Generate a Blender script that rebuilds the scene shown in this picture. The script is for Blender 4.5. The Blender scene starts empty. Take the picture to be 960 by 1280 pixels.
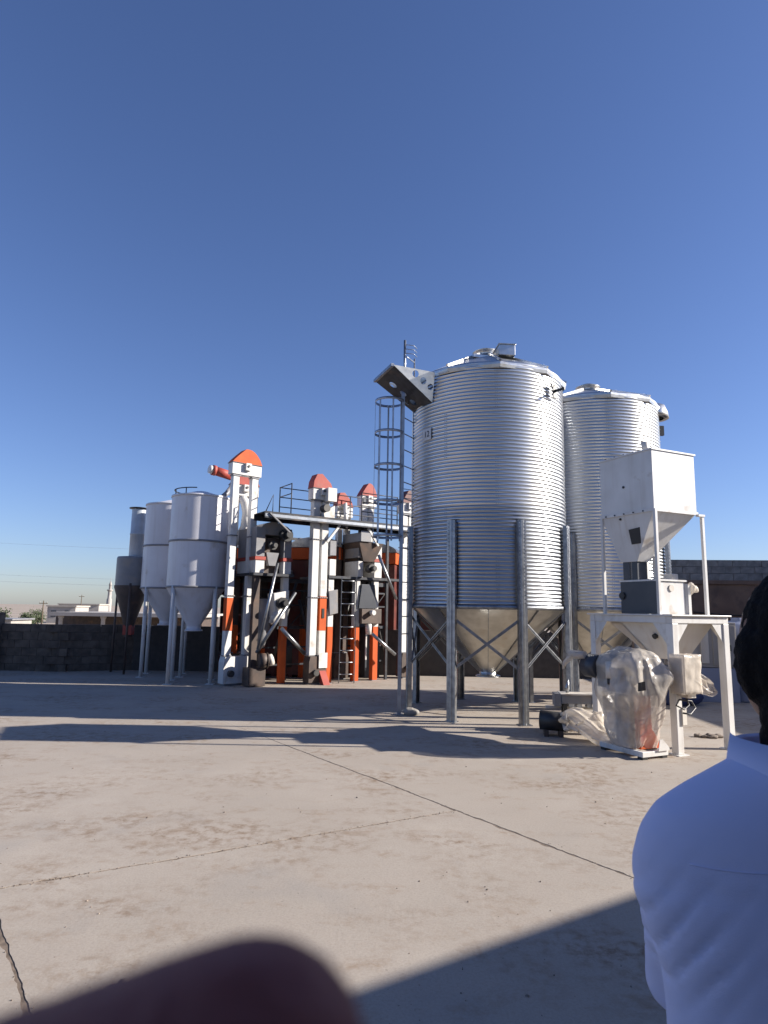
import bpy, bmesh, math, random
from math import sin, cos, pi, radians as R, sqrt, atan2, hypot
from mathutils import Vector as V, Matrix, noise
from mathutils.geometry import delaunay_2d_cdt
random.seed(7)
S = bpy.context.scene
COL = S.collection
# ------------------------------------------------------------------ camera, sky, sun, exposure
PITCH, ROLL = R(8.67), R(1.0)
fw = V((0, cos(PITCH), sin(PITCH))); r0 = V((1, 0, 0)); u0 = V((0, -sin(PITCH), cos(PITCH)))
rt = r0 * cos(ROLL) + u0 * sin(ROLL); up = -r0 * sin(ROLL) + u0 * cos(ROLL)
CAM_AT = V((0, 0, 1.7))
cd = bpy.data.cameras.new('camera'); cam = bpy.data.objects.new('camera', cd); COL.objects.link(cam)
mw = Matrix.Identity(4)
for i in range(3):
    mw[i][0] = rt[i]; mw[i][1] = up[i]; mw[i][2] = -fw[i]; mw[i][3] = CAM_AT[i]
cam.matrix_world = mw
cd.sensor_fit = 'VERTICAL'; cd.sensor_height = 36; cd.lens = 800 / 1280 * 36
cd.clip_start = 0.004; cd.clip_end = 3000
cd.dof.use_dof = True; cd.dof.focus_distance = 9.0; cd.dof.aperture_fstop = cd.lens / 1.7
S.camera = cam
SUN_EL, SUN_AZ = R(25), atan2(0.999, 0.004)      # azimuth clockwise from +Y
w = bpy.data.worlds.new('World'); S.world = w; w.use_nodes = True
nt = w.node_tree; bg = nt.nodes['Background']
sky = nt.nodes.new('ShaderNodeTexSky'); sky.sky_type = 'NISHITA'; sky.sun_disc = False
sky.sun_elevation = SUN_EL; sky.sun_rotation = SUN_AZ
sky.altitude = 0; sky.air_density = 1.0; sky.dust_density = 0.42; sky.ozone_density = 2.0
tint = nt.nodes.new('ShaderNodeMix'); tint.data_type = 'RGBA'; tint.blend_type = 'MULTIPLY'; tint.inputs[0].default_value = 1
tint.inputs[7].default_value = (0.83, 0.92, 1.28, 1); nt.links.new(sky.outputs[0], tint.inputs[6])     # the camera's white balance
nt.links.new(tint.outputs[2], bg.inputs[0]); bg.inputs[1].default_value = 0.058
sl = bpy.data.lights.new('sun', 'SUN'); sl.energy = 5.0; sl.angle = R(0.53); sl.color = (1, 0.93, 0.84)
so = bpy.data.objects.new('sun', sl); COL.objects.link(so)
sd = V((sin(SUN_AZ) * cos(SUN_EL), cos(SUN_AZ) * cos(SUN_EL), sin(SUN_EL)))
so.rotation_euler = sd.to_track_quat('Z', 'Y').to_euler()
S.view_settings.view_transform = 'Standard'; S.view_settings.look = 'None'
S.view_settings.exposure = 1.0; S.view_settings.gamma = 1; S.view_settings.use_curve_mapping = False
S.render.engine = 'CYCLES'
S.cycles.max_bounces = 6; S.cycles.use_denoising = True

# ------------------------------------------------------------------ materials
def mat(name, col, rough=0.5, metal=0.0, col2=None, scale=6.0, amt=0.5, dirt=None, dirt_amt=0.35, dirt_scale=3.0,
        bump=0.0, bump_scale=60.0, streak=0.0, rvar=0.0, spec=0.5, alpha=1.0, trans=0.0, sss=0.0, coat=0.0):
    m = bpy.data.materials.new(name); m.use_nodes = True
    t = m.node_tree; n = t.nodes; b = n['Principled BSDF']; L = t.links.new
    tc = n.new('ShaderNodeTexCoord')
    def noise_(s, det=5, stretch=None):
        nz = n.new('ShaderNodeTexNoise'); nz.inputs['Scale'].default_value = s; nz.inputs['Detail'].default_value = det
        src = tc.outputs['Object']
        mp = n.new('ShaderNodeMapping'); L(src, mp.inputs[0])
        if stretch: mp.inputs['Scale'].default_value = stretch
        oi = n.new('ShaderNodeObjectInfo'); ad = n.new('ShaderNodeVectorMath'); ad.operation = 'SCALE'
        ad.inputs['Scale'].default_value = 7.0
        cb = n.new('ShaderNodeCombineXYZ'); L(oi.outputs['Random'], cb.inputs[0]); L(oi.outputs['Random'], cb.inputs[1])
        L(cb.outputs[0], ad.inputs[0]); L(ad.outputs[0], mp.inputs['Location'])
        L(mp.outputs[0], nz.inputs['Vector']); return nz
    def ramp(src, a, c):
        mr = n.new('ShaderNodeMapRange'); mr.inputs[1].default_value = a; mr.inputs[2].default_value = c
        L(src, mr.inputs[0]); return mr.outputs[0]
    def mix(f, a, c):
        mx = n.new('ShaderNodeMix'); mx.data_type = 'RGBA'
        if isinstance(f, float): mx.inputs[0].default_value = f
        else: L(f, mx.inputs[0])
        for k, x in ((6, a), (7, c)):
            if isinstance(x, tuple): mx.inputs[k].default_value = (*x, 1)
            else: L(x, mx.inputs[k])
        return mx.outputs[2]
    c2 = col2 or tuple(x * 0.78 for x in col)
    nz = noise_(scale)
    out = mix(ramp(nz.outputs[0], 0.5 - 0.25 / max(amt, .05) * .5, 0.5 + 0.25 / max(amt, .05) * .5), c2, col)
    if streak:
        ns = noise_(9.0, 4, (1, 1, 0.06))
        f = ramp(ns.outputs[0], 0.52, 0.8)
        mm = n.new('ShaderNodeMath'); mm.operation = 'MULTIPLY'; mm.inputs[1].default_value = streak; L(f, mm.inputs[0])
        out = mix(mm.outputs[0], out, dirt or (0.2, 0.14, 0.09))
    if dirt:
        nd = noise_(dirt_scale, 8)
        f = ramp(nd.outputs[0], 0.68 - dirt_amt * .35, 0.78 - dirt_amt * .2)
        mm = n.new('ShaderNodeMath'); mm.operation = 'MULTIPLY'; mm.inputs[1].default_value = 0.65; L(f, mm.inputs[0])
        out = mix(mm.outputs[0], out, dirt)
    L(out, b.inputs['Base Color'])
    b.inputs['Metallic'].default_value = metal; b.inputs['Roughness'].default_value = rough
    b.inputs['Specular IOR Level'].default_value = spec
    if rvar:
        mr = n.new('ShaderNodeMapRange'); mr.inputs[3].default_value = max(0.04, rough - rvar); mr.inputs[4].default_value = rough + rvar
        nr = noise_(scale * 2.3, 6); L(nr.outputs[0], mr.inputs[0]); L(mr.outputs[0], b.inputs['Roughness'])
    if bump:
        nb = noise_(bump_scale, 6); bp = n.new('ShaderNodeBump'); bp.inputs['Strength'].default_value = bump
        bp.inputs['Distance'].default_value = 0.01; L(nb.outputs[0], bp.inputs['Height']); L(bp.outputs[0], b.inputs['Normal'])
    b.inputs['Alpha'].default_value = alpha; b.inputs['Transmission Weight'].default_value = trans
    b.inputs['Subsurface Weight'].default_value = sss
    if sss: b.inputs['Subsurface Radius'].default_value = (0.01, 0.004, 0.002)
    if coat: b.inputs['Coat Weight'].default_value = coat
    return m

DUST = (0.36, 0.29, 0.22)
M = {}
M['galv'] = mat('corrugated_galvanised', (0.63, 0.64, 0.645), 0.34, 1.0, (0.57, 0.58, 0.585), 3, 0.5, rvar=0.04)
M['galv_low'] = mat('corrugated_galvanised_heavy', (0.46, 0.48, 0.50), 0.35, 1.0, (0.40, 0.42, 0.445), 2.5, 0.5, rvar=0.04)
M['galv_flat'] = mat('galvanised_sheet', (0.66, 0.66, 0.65), 0.34, 1.0, (0.52, 0.52, 0.51), 7, 0.8, dirt=(0.42, 0.36, 0.28), dirt_amt=0.3, rvar=0.1, bump=0.05, bump_scale=12)
M['galv_pale'] = mat('pale_galvanised_sheet', (0.46, 0.50, 0.54), 0.45, 0.25, (0.38, 0.42, 0.46), 6, 0.7, streak=0.2)
M['galv_tan'] = mat('galvanised_sheet_ground_tint', (0.62, 0.60, 0.55), 0.36, 1.0, (0.50, 0.48, 0.43), 6, 0.8, dirt=(0.36, 0.30, 0.22), dirt_amt=0.3, rvar=0.1, bump=0.08, bump_scale=6)  # tan tint stands in for reflected sunlit ground; dirt patches on top
M['galv_leg'] = mat('galvanised_section', (0.37, 0.38, 0.395), 0.38, 0.95, (0.24, 0.25, 0.265), 12, 0.8, rvar=0.1, bump=0.06)
M['steel_dark'] = mat('dark_steel', (0.05, 0.055, 0.065), 0.5, 0.3, (0.025, 0.025, 0.03), 9, 0.7, dirt=(0.16, 0.12, 0.09))
M['steel_blue'] = mat('weathered_steel', (0.40, 0.43, 0.48), 0.4, 0.7, (0.28, 0.31, 0.35), 10, 0.7)
M['white'] = mat('white_paint', (0.69, 0.68, 0.655), 0.38, 0, (0.59, 0.575, 0.545), 3, 0.6, dirt=(0.34, 0.27, 0.20), dirt_amt=0.2, dirt_scale=4, streak=0.4, rvar=0.1, bump=0.12, bump_scale=5)
M['cream'] = mat('cream_paint', (0.66, 0.62, 0.55), 0.42, 0, (0.58, 0.53, 0.46), 4, 0.7, dirt=(0.42, 0.28, 0.15), dirt_amt=0.25, streak=0.3, rvar=0.08)
M['rusty'] = mat('cream_paint_ochre', (0.50, 0.38, 0.24), 0.55, 0, (0.62, 0.54, 0.44), 5, 0.6)
M['silo_white'] = mat('silo_white_paint', (0.66, 0.655, 0.68), 0.36, 0, (0.59, 0.58, 0.60), 2.2, 0.6, dirt=(0.38, 0.31, 0.25), dirt_amt=0.12, streak=0.3, rvar=0.08, bump=0.12, bump_scale=3)
M['grey'] = mat('grey_paint', (0.24, 0.24, 0.25), 0.45, 0, (0.18, 0.18, 0.19), 4, 0.6, dirt=(0.3, 0.25, 0.2), streak=0.2)
M['orange'] = mat('orange_paint', (0.56, 0.10, 0.02), 0.62, 0, (0.45, 0.075, 0.018), 4, 0.6, dirt=(0.35, 0.16, 0.08), dirt_amt=0.12, streak=0.2, spec=0.25)
M['red'] = mat('red_paint', (0.36, 0.055, 0.035), 0.6, 0, (0.29, 0.042, 0.028), 5, 0.6, dirt=(0.3, 0.12, 0.09), dirt_amt=0.2, streak=0.2)
M['darkred'] = mat('dark_red_paint', (0.13, 0.021, 0.014), 0.55, 0, (0.07, 0.014, 0.011), 4, 0.7, dirt=(0.12, 0.06, 0.045), streak=0.4)
M['black'] = mat('black_plastic', (0.018, 0.018, 0.02), 0.45, 0, (0.03, 0.03, 0.03), 12)
M['charcoal'] = mat('charcoal_panel', (0.045, 0.05, 0.062), 0.42, 0.2, (0.06, 0.065, 0.075), 5, 0.6, dirt=(0.14, 0.12, 0.1), dirt_amt=0.1)
M['brown'] = mat('brown_steel', (0.10, 0.07, 0.055), 0.6, 0.1, (0.06, 0.045, 0.04), 5, 0.7, dirt=(0.18, 0.1, 0.06))
M['motor'] = mat('motor_casting', (0.09, 0.085, 0.08), 0.5, 0.4, (0.05, 0.05, 0.05), 10)
M['block'] = mat('concrete_block', (0.27, 0.255, 0.235), 0.9, 0, (0.17, 0.16, 0.15), 5, 0.8, dirt=(0.12, 0.1, 0.085), dirt_amt=0.35, bump=0.5, bump_scale=50)
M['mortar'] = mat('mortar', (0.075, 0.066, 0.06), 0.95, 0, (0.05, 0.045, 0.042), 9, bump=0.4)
M['plaster'] = mat('brown_plaster', (0.25, 0.16, 0.11), 0.9, 0, (0.17, 0.108, 0.075), 1.6, 0.7, dirt=(0.10, 0.075, 0.06), bump=0.3, bump_scale=25, streak=0.4)
M['render'] = mat('pale_render', (0.45, 0.41, 0.36), 0.9, 0, (0.36, 0.33, 0.29), 0.8, 0.6, bump=0.3, streak=0.2)
M['farwhite'] = mat('whitewash', (0.40, 0.37, 0.34), 0.8, 0, (0.3, 0.28, 0.255), 1)
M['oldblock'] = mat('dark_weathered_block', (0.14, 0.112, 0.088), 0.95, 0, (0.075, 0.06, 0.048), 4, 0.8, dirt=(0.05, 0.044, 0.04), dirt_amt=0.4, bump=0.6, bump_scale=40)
M['soil'] = mat('joint_soil', (0.22, 0.168, 0.125), 1.0, 0, (0.09, 0.068, 0.052), 14, 0.9, bump=0.2, bump_scale=90)
M['stone'] = mat('stone_chip', (0.27, 0.22, 0.175), 0.9, 0, (0.10, 0.08, 0.066), 25, 0.8, bump=0.4)
M['desert'] = mat('dry_earth', (0.36, 0.30, 0.24), 1.0, 0, (0.26, 0.21, 0.165), 0.05, 0.7, bump=0.3, bump_scale=3)
M['foliage'] = mat('leaf', (0.06, 0.08, 0.035), 0.7, 0, (0.035, 0.05, 0.02), 1)
M['bark'] = mat('bark', (0.12, 0.09, 0.06), 0.9, 0, (0.08, 0.06, 0.04), 4)
M['shirt'] = mat('shirt_cotton', (0.60, 0.635, 0.85), 0.85, 0, (0.555, 0.585, 0.80), 3, 0.5, bump=0.25, bump_scale=900, spec=0.2)
M['trouser'] = mat('trouser_cloth', (0.04, 0.045, 0.06), 0.9)
M['skin'] = mat('skin', (0.26, 0.145, 0.10), 0.5, 0, (0.2, 0.11, 0.075), 14, 0.5, bump=0.2, bump_scale=300, sss=0.1)
M['finger'] = mat('shaded_finger_skin', (0.26, 0.065, 0.045), 0.65, 0, (0.20, 0.05, 0.036), 14, 0.5, bump=0.2, bump_scale=300)  # skin colour darkened to stand in for shade on the finger
M['hair'] = mat('black_hair', (0.005, 0.0045, 0.0045), 0.75, 0, (0.009, 0.008, 0.008), 60, 0.8, bump=0.4, bump_scale=160, spec=0.1)
M['shoe'] = mat('shoe_leather', (0.03, 0.022, 0.018), 0.4)
M['blue'] = mat('blue_tarpaulin', (0.03, 0.05, 0.15), 0.5, 0, (0.02, 0.03, 0.09), 6, bump=0.3, bump_scale=12)
M['tank'] = mat('blue_grey_plastic', (0.30, 0.33, 0.42), 0.5, 0, (0.25, 0.27, 0.35), 2, dirt=(0.3, 0.27, 0.24), dirt_amt=0.15)
M['plate'] = mat('number_plate', (0.66, 0.66, 0.66), 0.45, 0.2)
M['ink'] = mat('ink', (0.02, 0.02, 0.025), 0.6)

def concrete():
    m = bpy.data.materials.new('yard_concrete'); m.use_nodes = True
    t = m.node_tree; n = t.nodes; L = t.links.new; b = n['Principled BSDF']
    g = n.new('ShaderNodeNewGeometry'); P = g.outputs['Position']
    def nz(s, det=6, rough=0.55, off=0.0, sc=(1, 1, 1)):
        mp = n.new('ShaderNodeMapping'); mp.inputs['Location'].default_value = (off, off * 1.7, 0); mp.inputs['Scale'].default_value = sc
        L(P, mp.inputs[0]); x = n.new('ShaderNodeTexNoise'); x.inputs['Scale'].default_value = s; x.inputs['Detail'].default_value = det
        x.inputs['Roughness'].default_value = rough; L(mp.outputs[0], x.inputs['Vector']); return x.outputs[0]
    def rng(s, a, c, lo=0, hi=1):
        x = n.new('ShaderNodeMapRange'); L(s, x.inputs[0])
        for k, q in enumerate((a, c, lo, hi)): x.inputs[k + 1].default_value = q
        return x.outputs[0]
    def mul(a, c):
        x = n.new('ShaderNodeMath'); x.operation = 'MULTIPLY'
        for k, q in enumerate((a, c)):
            if isinstance(q, float): x.inputs[k].default_value = q
            else: L(q, x.inputs[k])
        return x.outputs[0]
    def mix(f, a, c):
        x = n.new('ShaderNodeMix'); x.data_type = 'RGBA'; L(f, x.inputs[0])
        for k, q in ((6, a), (7, c)):
            if isinstance(q, tuple): x.inputs[k].default_value = (*q, 1)
            else: L(q, x.inputs[k])
        return x.outputs[2]
    c = mix(rng(nz(0.55), 0.35, 0.65), (0.33, 0.289, 0.243), (0.405, 0.357, 0.303))
    c = mix(rng(nz(3.1, 8, 0.65, 3.0), 0.35, 0.72), c, (0.355, 0.307, 0.258))
    # grey worn patches, brown soil stains, fine specks
    c = mix(mul(rng(nz(0.9, 6, 0.6, 11.0), 0.56, 0.72), 0.45), c, (0.255, 0.24, 0.225))
    st = mul(rng(nz(0.75, 5, 0.6, 21.0, (1, 1.5, 1)), 0.47, 0.62), rng(nz(9.0, 8, 0.75, 5.0), 0.46, 0.62))
    c = mix(mul(st, 0.9), c, (0.20, 0.135, 0.085))
    s2 = mul(rng(nz(2.6, 5, 0.6, 61.0, (1, 1.6, 1)), 0.55, 0.68), rng(nz(14.0, 8, 0.75, 15.0), 0.42, 0.62))
    c = mix(mul(s2, 0.7), c, (0.25, 0.175, 0.115))
    sp = mul(rng(nz(26.0, 4, 0.7, 2.0), 0.64, 0.72), rng(nz(1.9, 4, 0.6, 9.0), 0.42, 0.6))
    c = mix(mul(sp, 0.85), c, (0.085, 0.066, 0.052))
    c = mix(mul(rng(nz(70.0, 6, 0.8), 0.45, 0.75), 0.55), c, (0.20, 0.165, 0.13))
    c = mix(mul(rng(nz(45.0, 5, 0.8, 33.0), 0.6, 0.72), 0.5), c, (0.47, 0.42, 0.36))
    c = mix(mul(rng(nz(0.28, 5, 0.6, 40.0), 0.55, 0.7), 0.35), c, (0.41, 0.37, 0.325))
    L(c, b.inputs['Base Color']); b.inputs['Roughness'].default_value = 0.86; b.inputs['Specular IOR Level'].default_value = 0.3
    hb = n.new('ShaderNodeMath'); hb.operation = 'ADD'; L(mul(nz(35.0, 8, 0.7), 0.6), hb.inputs[0]); L(mul(nz(4.0, 6, 0.6), 1.0), hb.inputs[1])
    bp = n.new('ShaderNodeBump'); bp.inputs['Strength'].default_value = 0.2; bp.inputs['Distance'].default_value = 0.015
    L(hb.outputs[0], bp.inputs['Height']); L(bp.outputs[0], b.inputs['Normal'])
    return m
M['concrete'] = concrete()

def plastic_film():
    m = bpy.data.materials.new('plastic_film'); m.use_nodes = True
    t = m.node_tree; n = t.nodes; L = t.links.new; b = n['Principled BSDF']
    b.inputs['Base Color'].default_value = (0.74, 0.68, 0.60, 1); b.inputs['Roughness'].default_value = 0.24
    b.inputs['Specular IOR Level'].default_value = 0.6
    tr = n.new('ShaderNodeBsdfTranslucent'); tr.inputs[0].default_value = (0.7, 0.62, 0.52, 1)
    tp = n.new('ShaderNodeBsdfTransparent')
    m1 = n.new('ShaderNodeMixShader'); m1.inputs[0].default_value = 0.3; L(b.outputs[0], m1.inputs[1]); L(tr.outputs[0], m1.inputs[2])
    nz = n.new('ShaderNodeTexNoise'); nz.inputs['Scale'].default_value = 5; nz.inputs['Detail'].default_value = 6
    tc = n.new('ShaderNodeTexCoord'); L(tc.outputs['Object'], nz.inputs['Vector'])
    mr = n.new('ShaderNodeMapRange'); mr.inputs[1].default_value = 0.35; mr.inputs[2].default_value = 0.7
    mr.inputs[3].default_value = 0.5; mr.inputs[4].default_value = 0.12; L(nz.outputs[0], mr.inputs[0])
    m2 = n.new('ShaderNodeMixShader'); L(mr.outputs[0], m2.inputs[0]); L(m1.outputs[0], m2.inputs[1]); L(tp.outputs[0], m2.inputs[2])
    nb = n.new('ShaderNodeTexNoise'); nb.noise_type = 'RIDGED_MULTIFRACTAL'; nb.inputs['Scale'].default_value = 6; nb.inputs['Detail'].default_value = 4; nb.inputs['Distortion'].default_value = 1.2
    L(tc.outputs['Object'], nb.inputs['Vector']); bp = n.new('ShaderNodeBump'); bp.inputs['Strength'].default_value = 0.35
    bp.inputs['Distance'].default_value = 0.035; L(nb.outputs[0], bp.inputs['Height']); L(bp.outputs[0], b.inputs['Normal'])
    L(m2.outputs[0], n['Material Output'].inputs[0]); return m
M['film'] = plastic_film()

# ------------------------------------------------------------------ building helpers
def setup(o, label=None, cat=None, group=None, kind=None):
    for k, v_ in (('label', label), ('category', cat), ('group', group), ('kind', kind)):
        if v_: o[k] = v_
    return o
def thing(name, label, cat, loc=(0, 0, 0), rz=0.0, group=None, kind=None):
    o = bpy.data.objects.new(name, None); COL.objects.link(o); o.location = loc; o.rotation_euler = (0, 0, rz)
    o.empty_display_size = 0.2
    return setup(o, label, cat, group, kind)
def link(name, me, m, parent=None):
    o = bpy.data.objects.new(name, me); COL.objects.link(o)
    if m is not None and not me.materials: me.materials.append(M[m] if isinstance(m, str) else m)
    if parent is not None: o.parent = parent
    return o
class MB:
    def __init__(s): s.v = []; s.f = []; s.sm = []
    def add(s, vs, fs, smooth=False):
        k = len(s.v); s.v += [tuple(x) for x in vs]; s.f += [tuple(i + k for i in f) for f in fs]; s.sm += [smooth] * len(fs); return s
    def box(s, x0, x1, y0, y1, z0, z1):
        return s.add([(x, y, z) for z in (z0, z1) for y in (y0, y1) for x in (x0, x1)],
                     [(0, 2, 3, 1), (4, 5, 7, 6), (0, 1, 5, 4), (2, 6, 7, 3), (0, 4, 6, 2), (1, 3, 7, 5)])
    def hexa(s, lo, hi):     # two quads, bottom and top, counter-clockwise from above
        return s.add(list(lo) + list(hi), [(3, 2, 1, 0), (4, 5, 6, 7)] + [(i, (i + 1) % 4, (i + 1) % 4 + 4, i + 4) for i in range(4)])
    def bar(s, p, q, a, b=None, upv=(0, 0, 1)):
        p, q = V(p), V(q); d = (q - p).normalized(); u = V(upv)
        if abs(d.dot(u)) > .98: u = V((1, 0, 0))
        x = d.cross(u).normalized(); y = x.cross(d); b = b or a
        cs = [(-a / 2, -b / 2), (a / 2, -b / 2), (a / 2, b / 2), (-a / 2, b / 2)]
        return s.add([e + x * i + y * j for e in (p, q) for i, j in cs],
                     [(0, 3, 2, 1), (4, 5, 6, 7)] + [(i, (i + 1) % 4, (i + 1) % 4 + 4, i + 4) for i in range(4)][::1])
    def path(s, pts, r, n=10, caps=True):
        pts = [V(p) for p in pts]; rr = r if isinstance(r, (list, tuple)) else [r] * len(pts)
        vs = []; prev = None
        for i, p in enumerate(pts):
            d = (pts[min(i + 1, len(pts) - 1)] - pts[max(i - 1, 0)]).normalized()
            if prev is None:
                u = V((0, 0, 1)) if abs(d.z) < .95 else V((1, 0, 0)); x = d.cross(u).normalized()
            else: x = (prev - d * prev.dot(d)).normalized()
            prev = x; y = d.cross(x)
            vs += [p + (x * cos(2 * pi * k / n) + y * sin(2 * pi * k / n)) * rr[i] for k in range(n)]
        fs = [(i * n + k, i * n + (k + 1) % n, (i + 1) * n + (k + 1) % n, (i + 1) * n + k) for i in range(len(pts) - 1) for k in range(n)]
        s.add(vs, fs, True)
        if caps:
            k = len(s.v) - len(vs)
            s.f += [tuple(k + i for i in reversed(range(n))), tuple(k + (len(pts) - 1) * n + i for i in range(n))]; s.sm += [False, False]
        return s
    def lathe(s, prof, n=48, c=(0, 0, 0), a0=0.0, a1=2 * pi, smooth=True):
        full = abs(a1 - a0 - 2 * pi) < 1e-6; m = n if full else n + 1
        vs = [(c[0] + r * cos(a0 + (a1 - a0) * k / n), c[1] + r * sin(a0 + (a1 - a0) * k / n), c[2] + z) for r, z in prof for k in range(m)]
        fs = [(i * m + k, i * m + (k + 1) % m, (i + 1) * m + (k + 1) % m, (i + 1) * m + k) for i in range(len(prof) - 1) for k in range(n)]
        return s.add(vs, fs, smooth)
    def prism(s, poly, w0, w1, ax='y'):     # poly in (a, z), extruded along ax
        n = len(poly)
        mk = (lambda a, z, t: (a, t, z)) if ax == 'y' else ((lambda a, z, t: (t, a, z)) if ax == 'x' else (lambda a, z, t: (a, z, t)))
        return s.add([mk(a, z, t) for t in (w0, w1) for a, z in poly],
                     [tuple(range(n)), tuple(range(2 * n - 1, n - 1, -1))] + [(i, i + n, (i + 1) % n + n, (i + 1) % n) for i in range(n)])
    def mesh(s, name):
        me = bpy.data.meshes.new(name); me.from_pydata(s.v, [], s.f)
        me.polygons.foreach_set('use_smooth', s.sm)
        bm = bmesh.new(); bm.from_mesh(me); bmesh.ops.recalc_face_normals(bm, faces=bm.faces); bm.to_mesh(me); bm.free()
        return me
    def build(s, name, m, parent=None, bevel=0.0):
        o = link(name, s.mesh(name), m, parent)
        if bevel:
            bv = o.modifiers.new('bevel', 'BEVEL'); bv.width = bevel; bv.segments = 2; bv.limit_method = 'ANGLE'; bv.angle_limit = R(40)
        return o
def box(*a): return MB().box(*a)
def evaluated(o, name, m, parent=None):    # apply modifiers of a temporary object
    dg = bpy.context.evaluated_depsgraph_get(); dg.update()
    me = bpy.data.meshes.new_from_object(o.evaluated_get(dg)); me.name = name; me.materials.clear()
    bpy.data.objects.remove(o); r = link(name, me, m, parent)
    me.polygons.foreach_set('use_smooth', [True] * len(me.polygons)); return r
def blob(name, mb, voxel, m, parent=None, smooth=6):
    o = link('temporary', mb.mesh('temporary'), m)
    r = o.modifiers.new('r', 'REMESH'); r.mode = 'VOXEL'; r.voxel_size = voxel
    s = o.modifiers.new('s', 'SMOOTH'); s.iterations = smooth; s.factor = 0.5
    return evaluated(o, name, m, parent)
def capsule(mb, p, q, ra, rb, n=16):
    p, q = V(p), V(q); d = (q - p).normalized(); pts = []; rr = []
    for k in range(1, 6): a = pi / 2 * k / 5; pts.append(p - d * ra * cos(a)); rr.append(max(ra * sin(a), 1e-4))
    for k in range(0, 5): a = pi / 2 * k / 5; pts.append(q + d * rb * sin(a)); rr.append(max(rb * cos(a), 1e-4))
    mb.path(pts, rr, n)
def ellipsoid(mb, c, rx, ry, rz, n=20, m=14):
    c = V(c); vs = []; fs = []
    for i in range(m + 1):
        t = -pi / 2 + pi * (0.02 + 0.96 * i / m)
        vs += [(c.x + rx * cos(t) * cos(2 * pi * k / n), c.y + ry * cos(t) * sin(2 * pi * k / n), c.z + rz * sin(t)) for k in range(n)]
    fs = [(i * n + k, i * n + (k + 1) % n, (i + 1) * n + (k + 1) % n, (i + 1) * n + k) for i in range(m) for k in range(n)]
    fs += [tuple(reversed(range(n))), tuple(m * n + k for k in range(n))]
    mb.add(vs, fs, True)
def holed_plate(outer, holes, thick, origin, ax, ay):    # a flat plate with round holes, spanned by ax, ay from origin
    cu = bpy.data.curves.new('plate', 'CURVE'); cu.dimensions = '2D'; cu.fill_mode = 'BOTH'; cu.extrude = thick / 2
    def spl(pts):
        sp = cu.splines.new('POLY'); sp.points.add(len(pts) - 1); sp.use_cyclic_u = True
        for p, q in zip(sp.points, pts): p.co = (q[0], q[1], 0, 1)
    spl(outer)
    for hx, hy, hr in holes: spl([(hx + hr * cos(2 * pi * k / 20), hy + hr * sin(2 * pi * k / 20)) for k in range(20)])
    o = bpy.data.objects.new('plate', cu); COL.objects.link(o)
    dg = bpy.context.evaluated_depsgraph_get(); dg.update()
    me = bpy.data.meshes.new_from_object(o.evaluated_get(dg)); bpy.data.objects.remove(o)
    ax, ay = V(ax).normalized(), V(ay); ay = (ay - ax * ay.dot(ax)).normalized(); az = ax.cross(ay)
    for v_ in me.vertices: v_.co = V(origin) + ax * v_.co.x + ay * v_.co.y + az * v_.co.z
    return me
def ground_stones(name, pts, label):
    mb = MB()
    for x, y, r in pts:
        vs = []
        for k in range(6): a = k * pi / 3 + random.random() * .6; q = r * random.uniform(.6, 1.2); vs.append((x + q * cos(a), y + q * sin(a), -0.002))
        for k in range(3): a = k * 2 * pi / 3 + random.random(); q = r * random.uniform(.2, .6); vs.append((x + q * cos(a), y + q * sin(a), r * random.uniform(.5, .9)))
        mb.add(vs, [(0, 1, 6), (1, 2, 6), (2, 7, 6), (2, 3, 7), (3, 4, 7), (4, 8, 7), (4, 5, 8), (5, 0, 8), (0, 6, 8), (6, 7, 8)])
    o = mb.build(name, 'stone'); setup(o, label, 'gravel', None, 'stuff'); return o

# ------------------------------------------------------------------ setting: earth, yard slabs, joints
g = MB(); g.add([(-1500, -1500, -1.8), (1500, -1500, -1.8), (1500, 2500, -1.8), (-1500, 2500, -1.8)], [(0, 1, 2, 3)])
setup(g.build('ground', 'desert'), 'dry earth plain reaching to the horizon', None, None, 'structure')
yard = thing('concrete_yard', 'concrete yard cast in big slabs with soil filled joints', None, (0, 0, 0), 0, None, 'structure')
sub = MB(); sub.box(-16, 16, -9, 21, -1.9, -0.003)
sub.build('joint_fill', 'soil', yard)
def jag(p, q, seed, amp=0.011, off=0.0, step=0.035):
    p, q = V(p), V(q); d = q - p; n_ = max(2, int(d.length / step)); nn = V((-d.y, d.x)).normalized(); out = []
    for i in range(n_ + 1):
        c = p + d * (i / n_); far = min(1.0, max(0.0, (c.y - 7.6) / 2.0)); k = 1.0 - 0.85 * far
        e = noise.noise(V((c.x * 9 + seed, c.y * 9, seed))) * amp * 1.6 + noise.noise(V((c.x * 30 + seed, c.y * 30, seed))) * amp
        if noise.noise(V((c.x * 4.0 - seed, c.y * 4.0, 3.3))) > 0.38: e = abs(e) + 0.011
        wd_ = 0.022 * noise.noise(V((c.x * 1.1, c.y * 1.1, 9.0))) + 0.008 * noise.noise(V((c.x * 5, c.y * 5, 2.0)))
        fade = min(1, .3 + (p - c).length, .3 + (q - c).length)
        out.append(c + nn * (1 if nn.y > 0 else -1) * wd_ * k * fade + nn * (1 if off > 0 else -1) * (abs(off) + abs(e)) * k)
    return [(c.x, c.y) for c in out]
J1a, J1b = V((-8.95, 19.0)), V((7.86, -4.0)); ja, jb = V((-1.4, 8.67)), V((1.64, 4.51))
sl1 = (jb.x - ja.x) / (jb.y - ja.y); fx = lambda y: ja.x + (y - ja.y) * sl1
ka, kb = V((-1.99, 3.68)), V((-1.42, 2.91)); sl3 = (kb.x - ka.x) / (kb.y - ka.y); fx3 = lambda y: ka.x + (y - ka.y) * sl3
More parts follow.
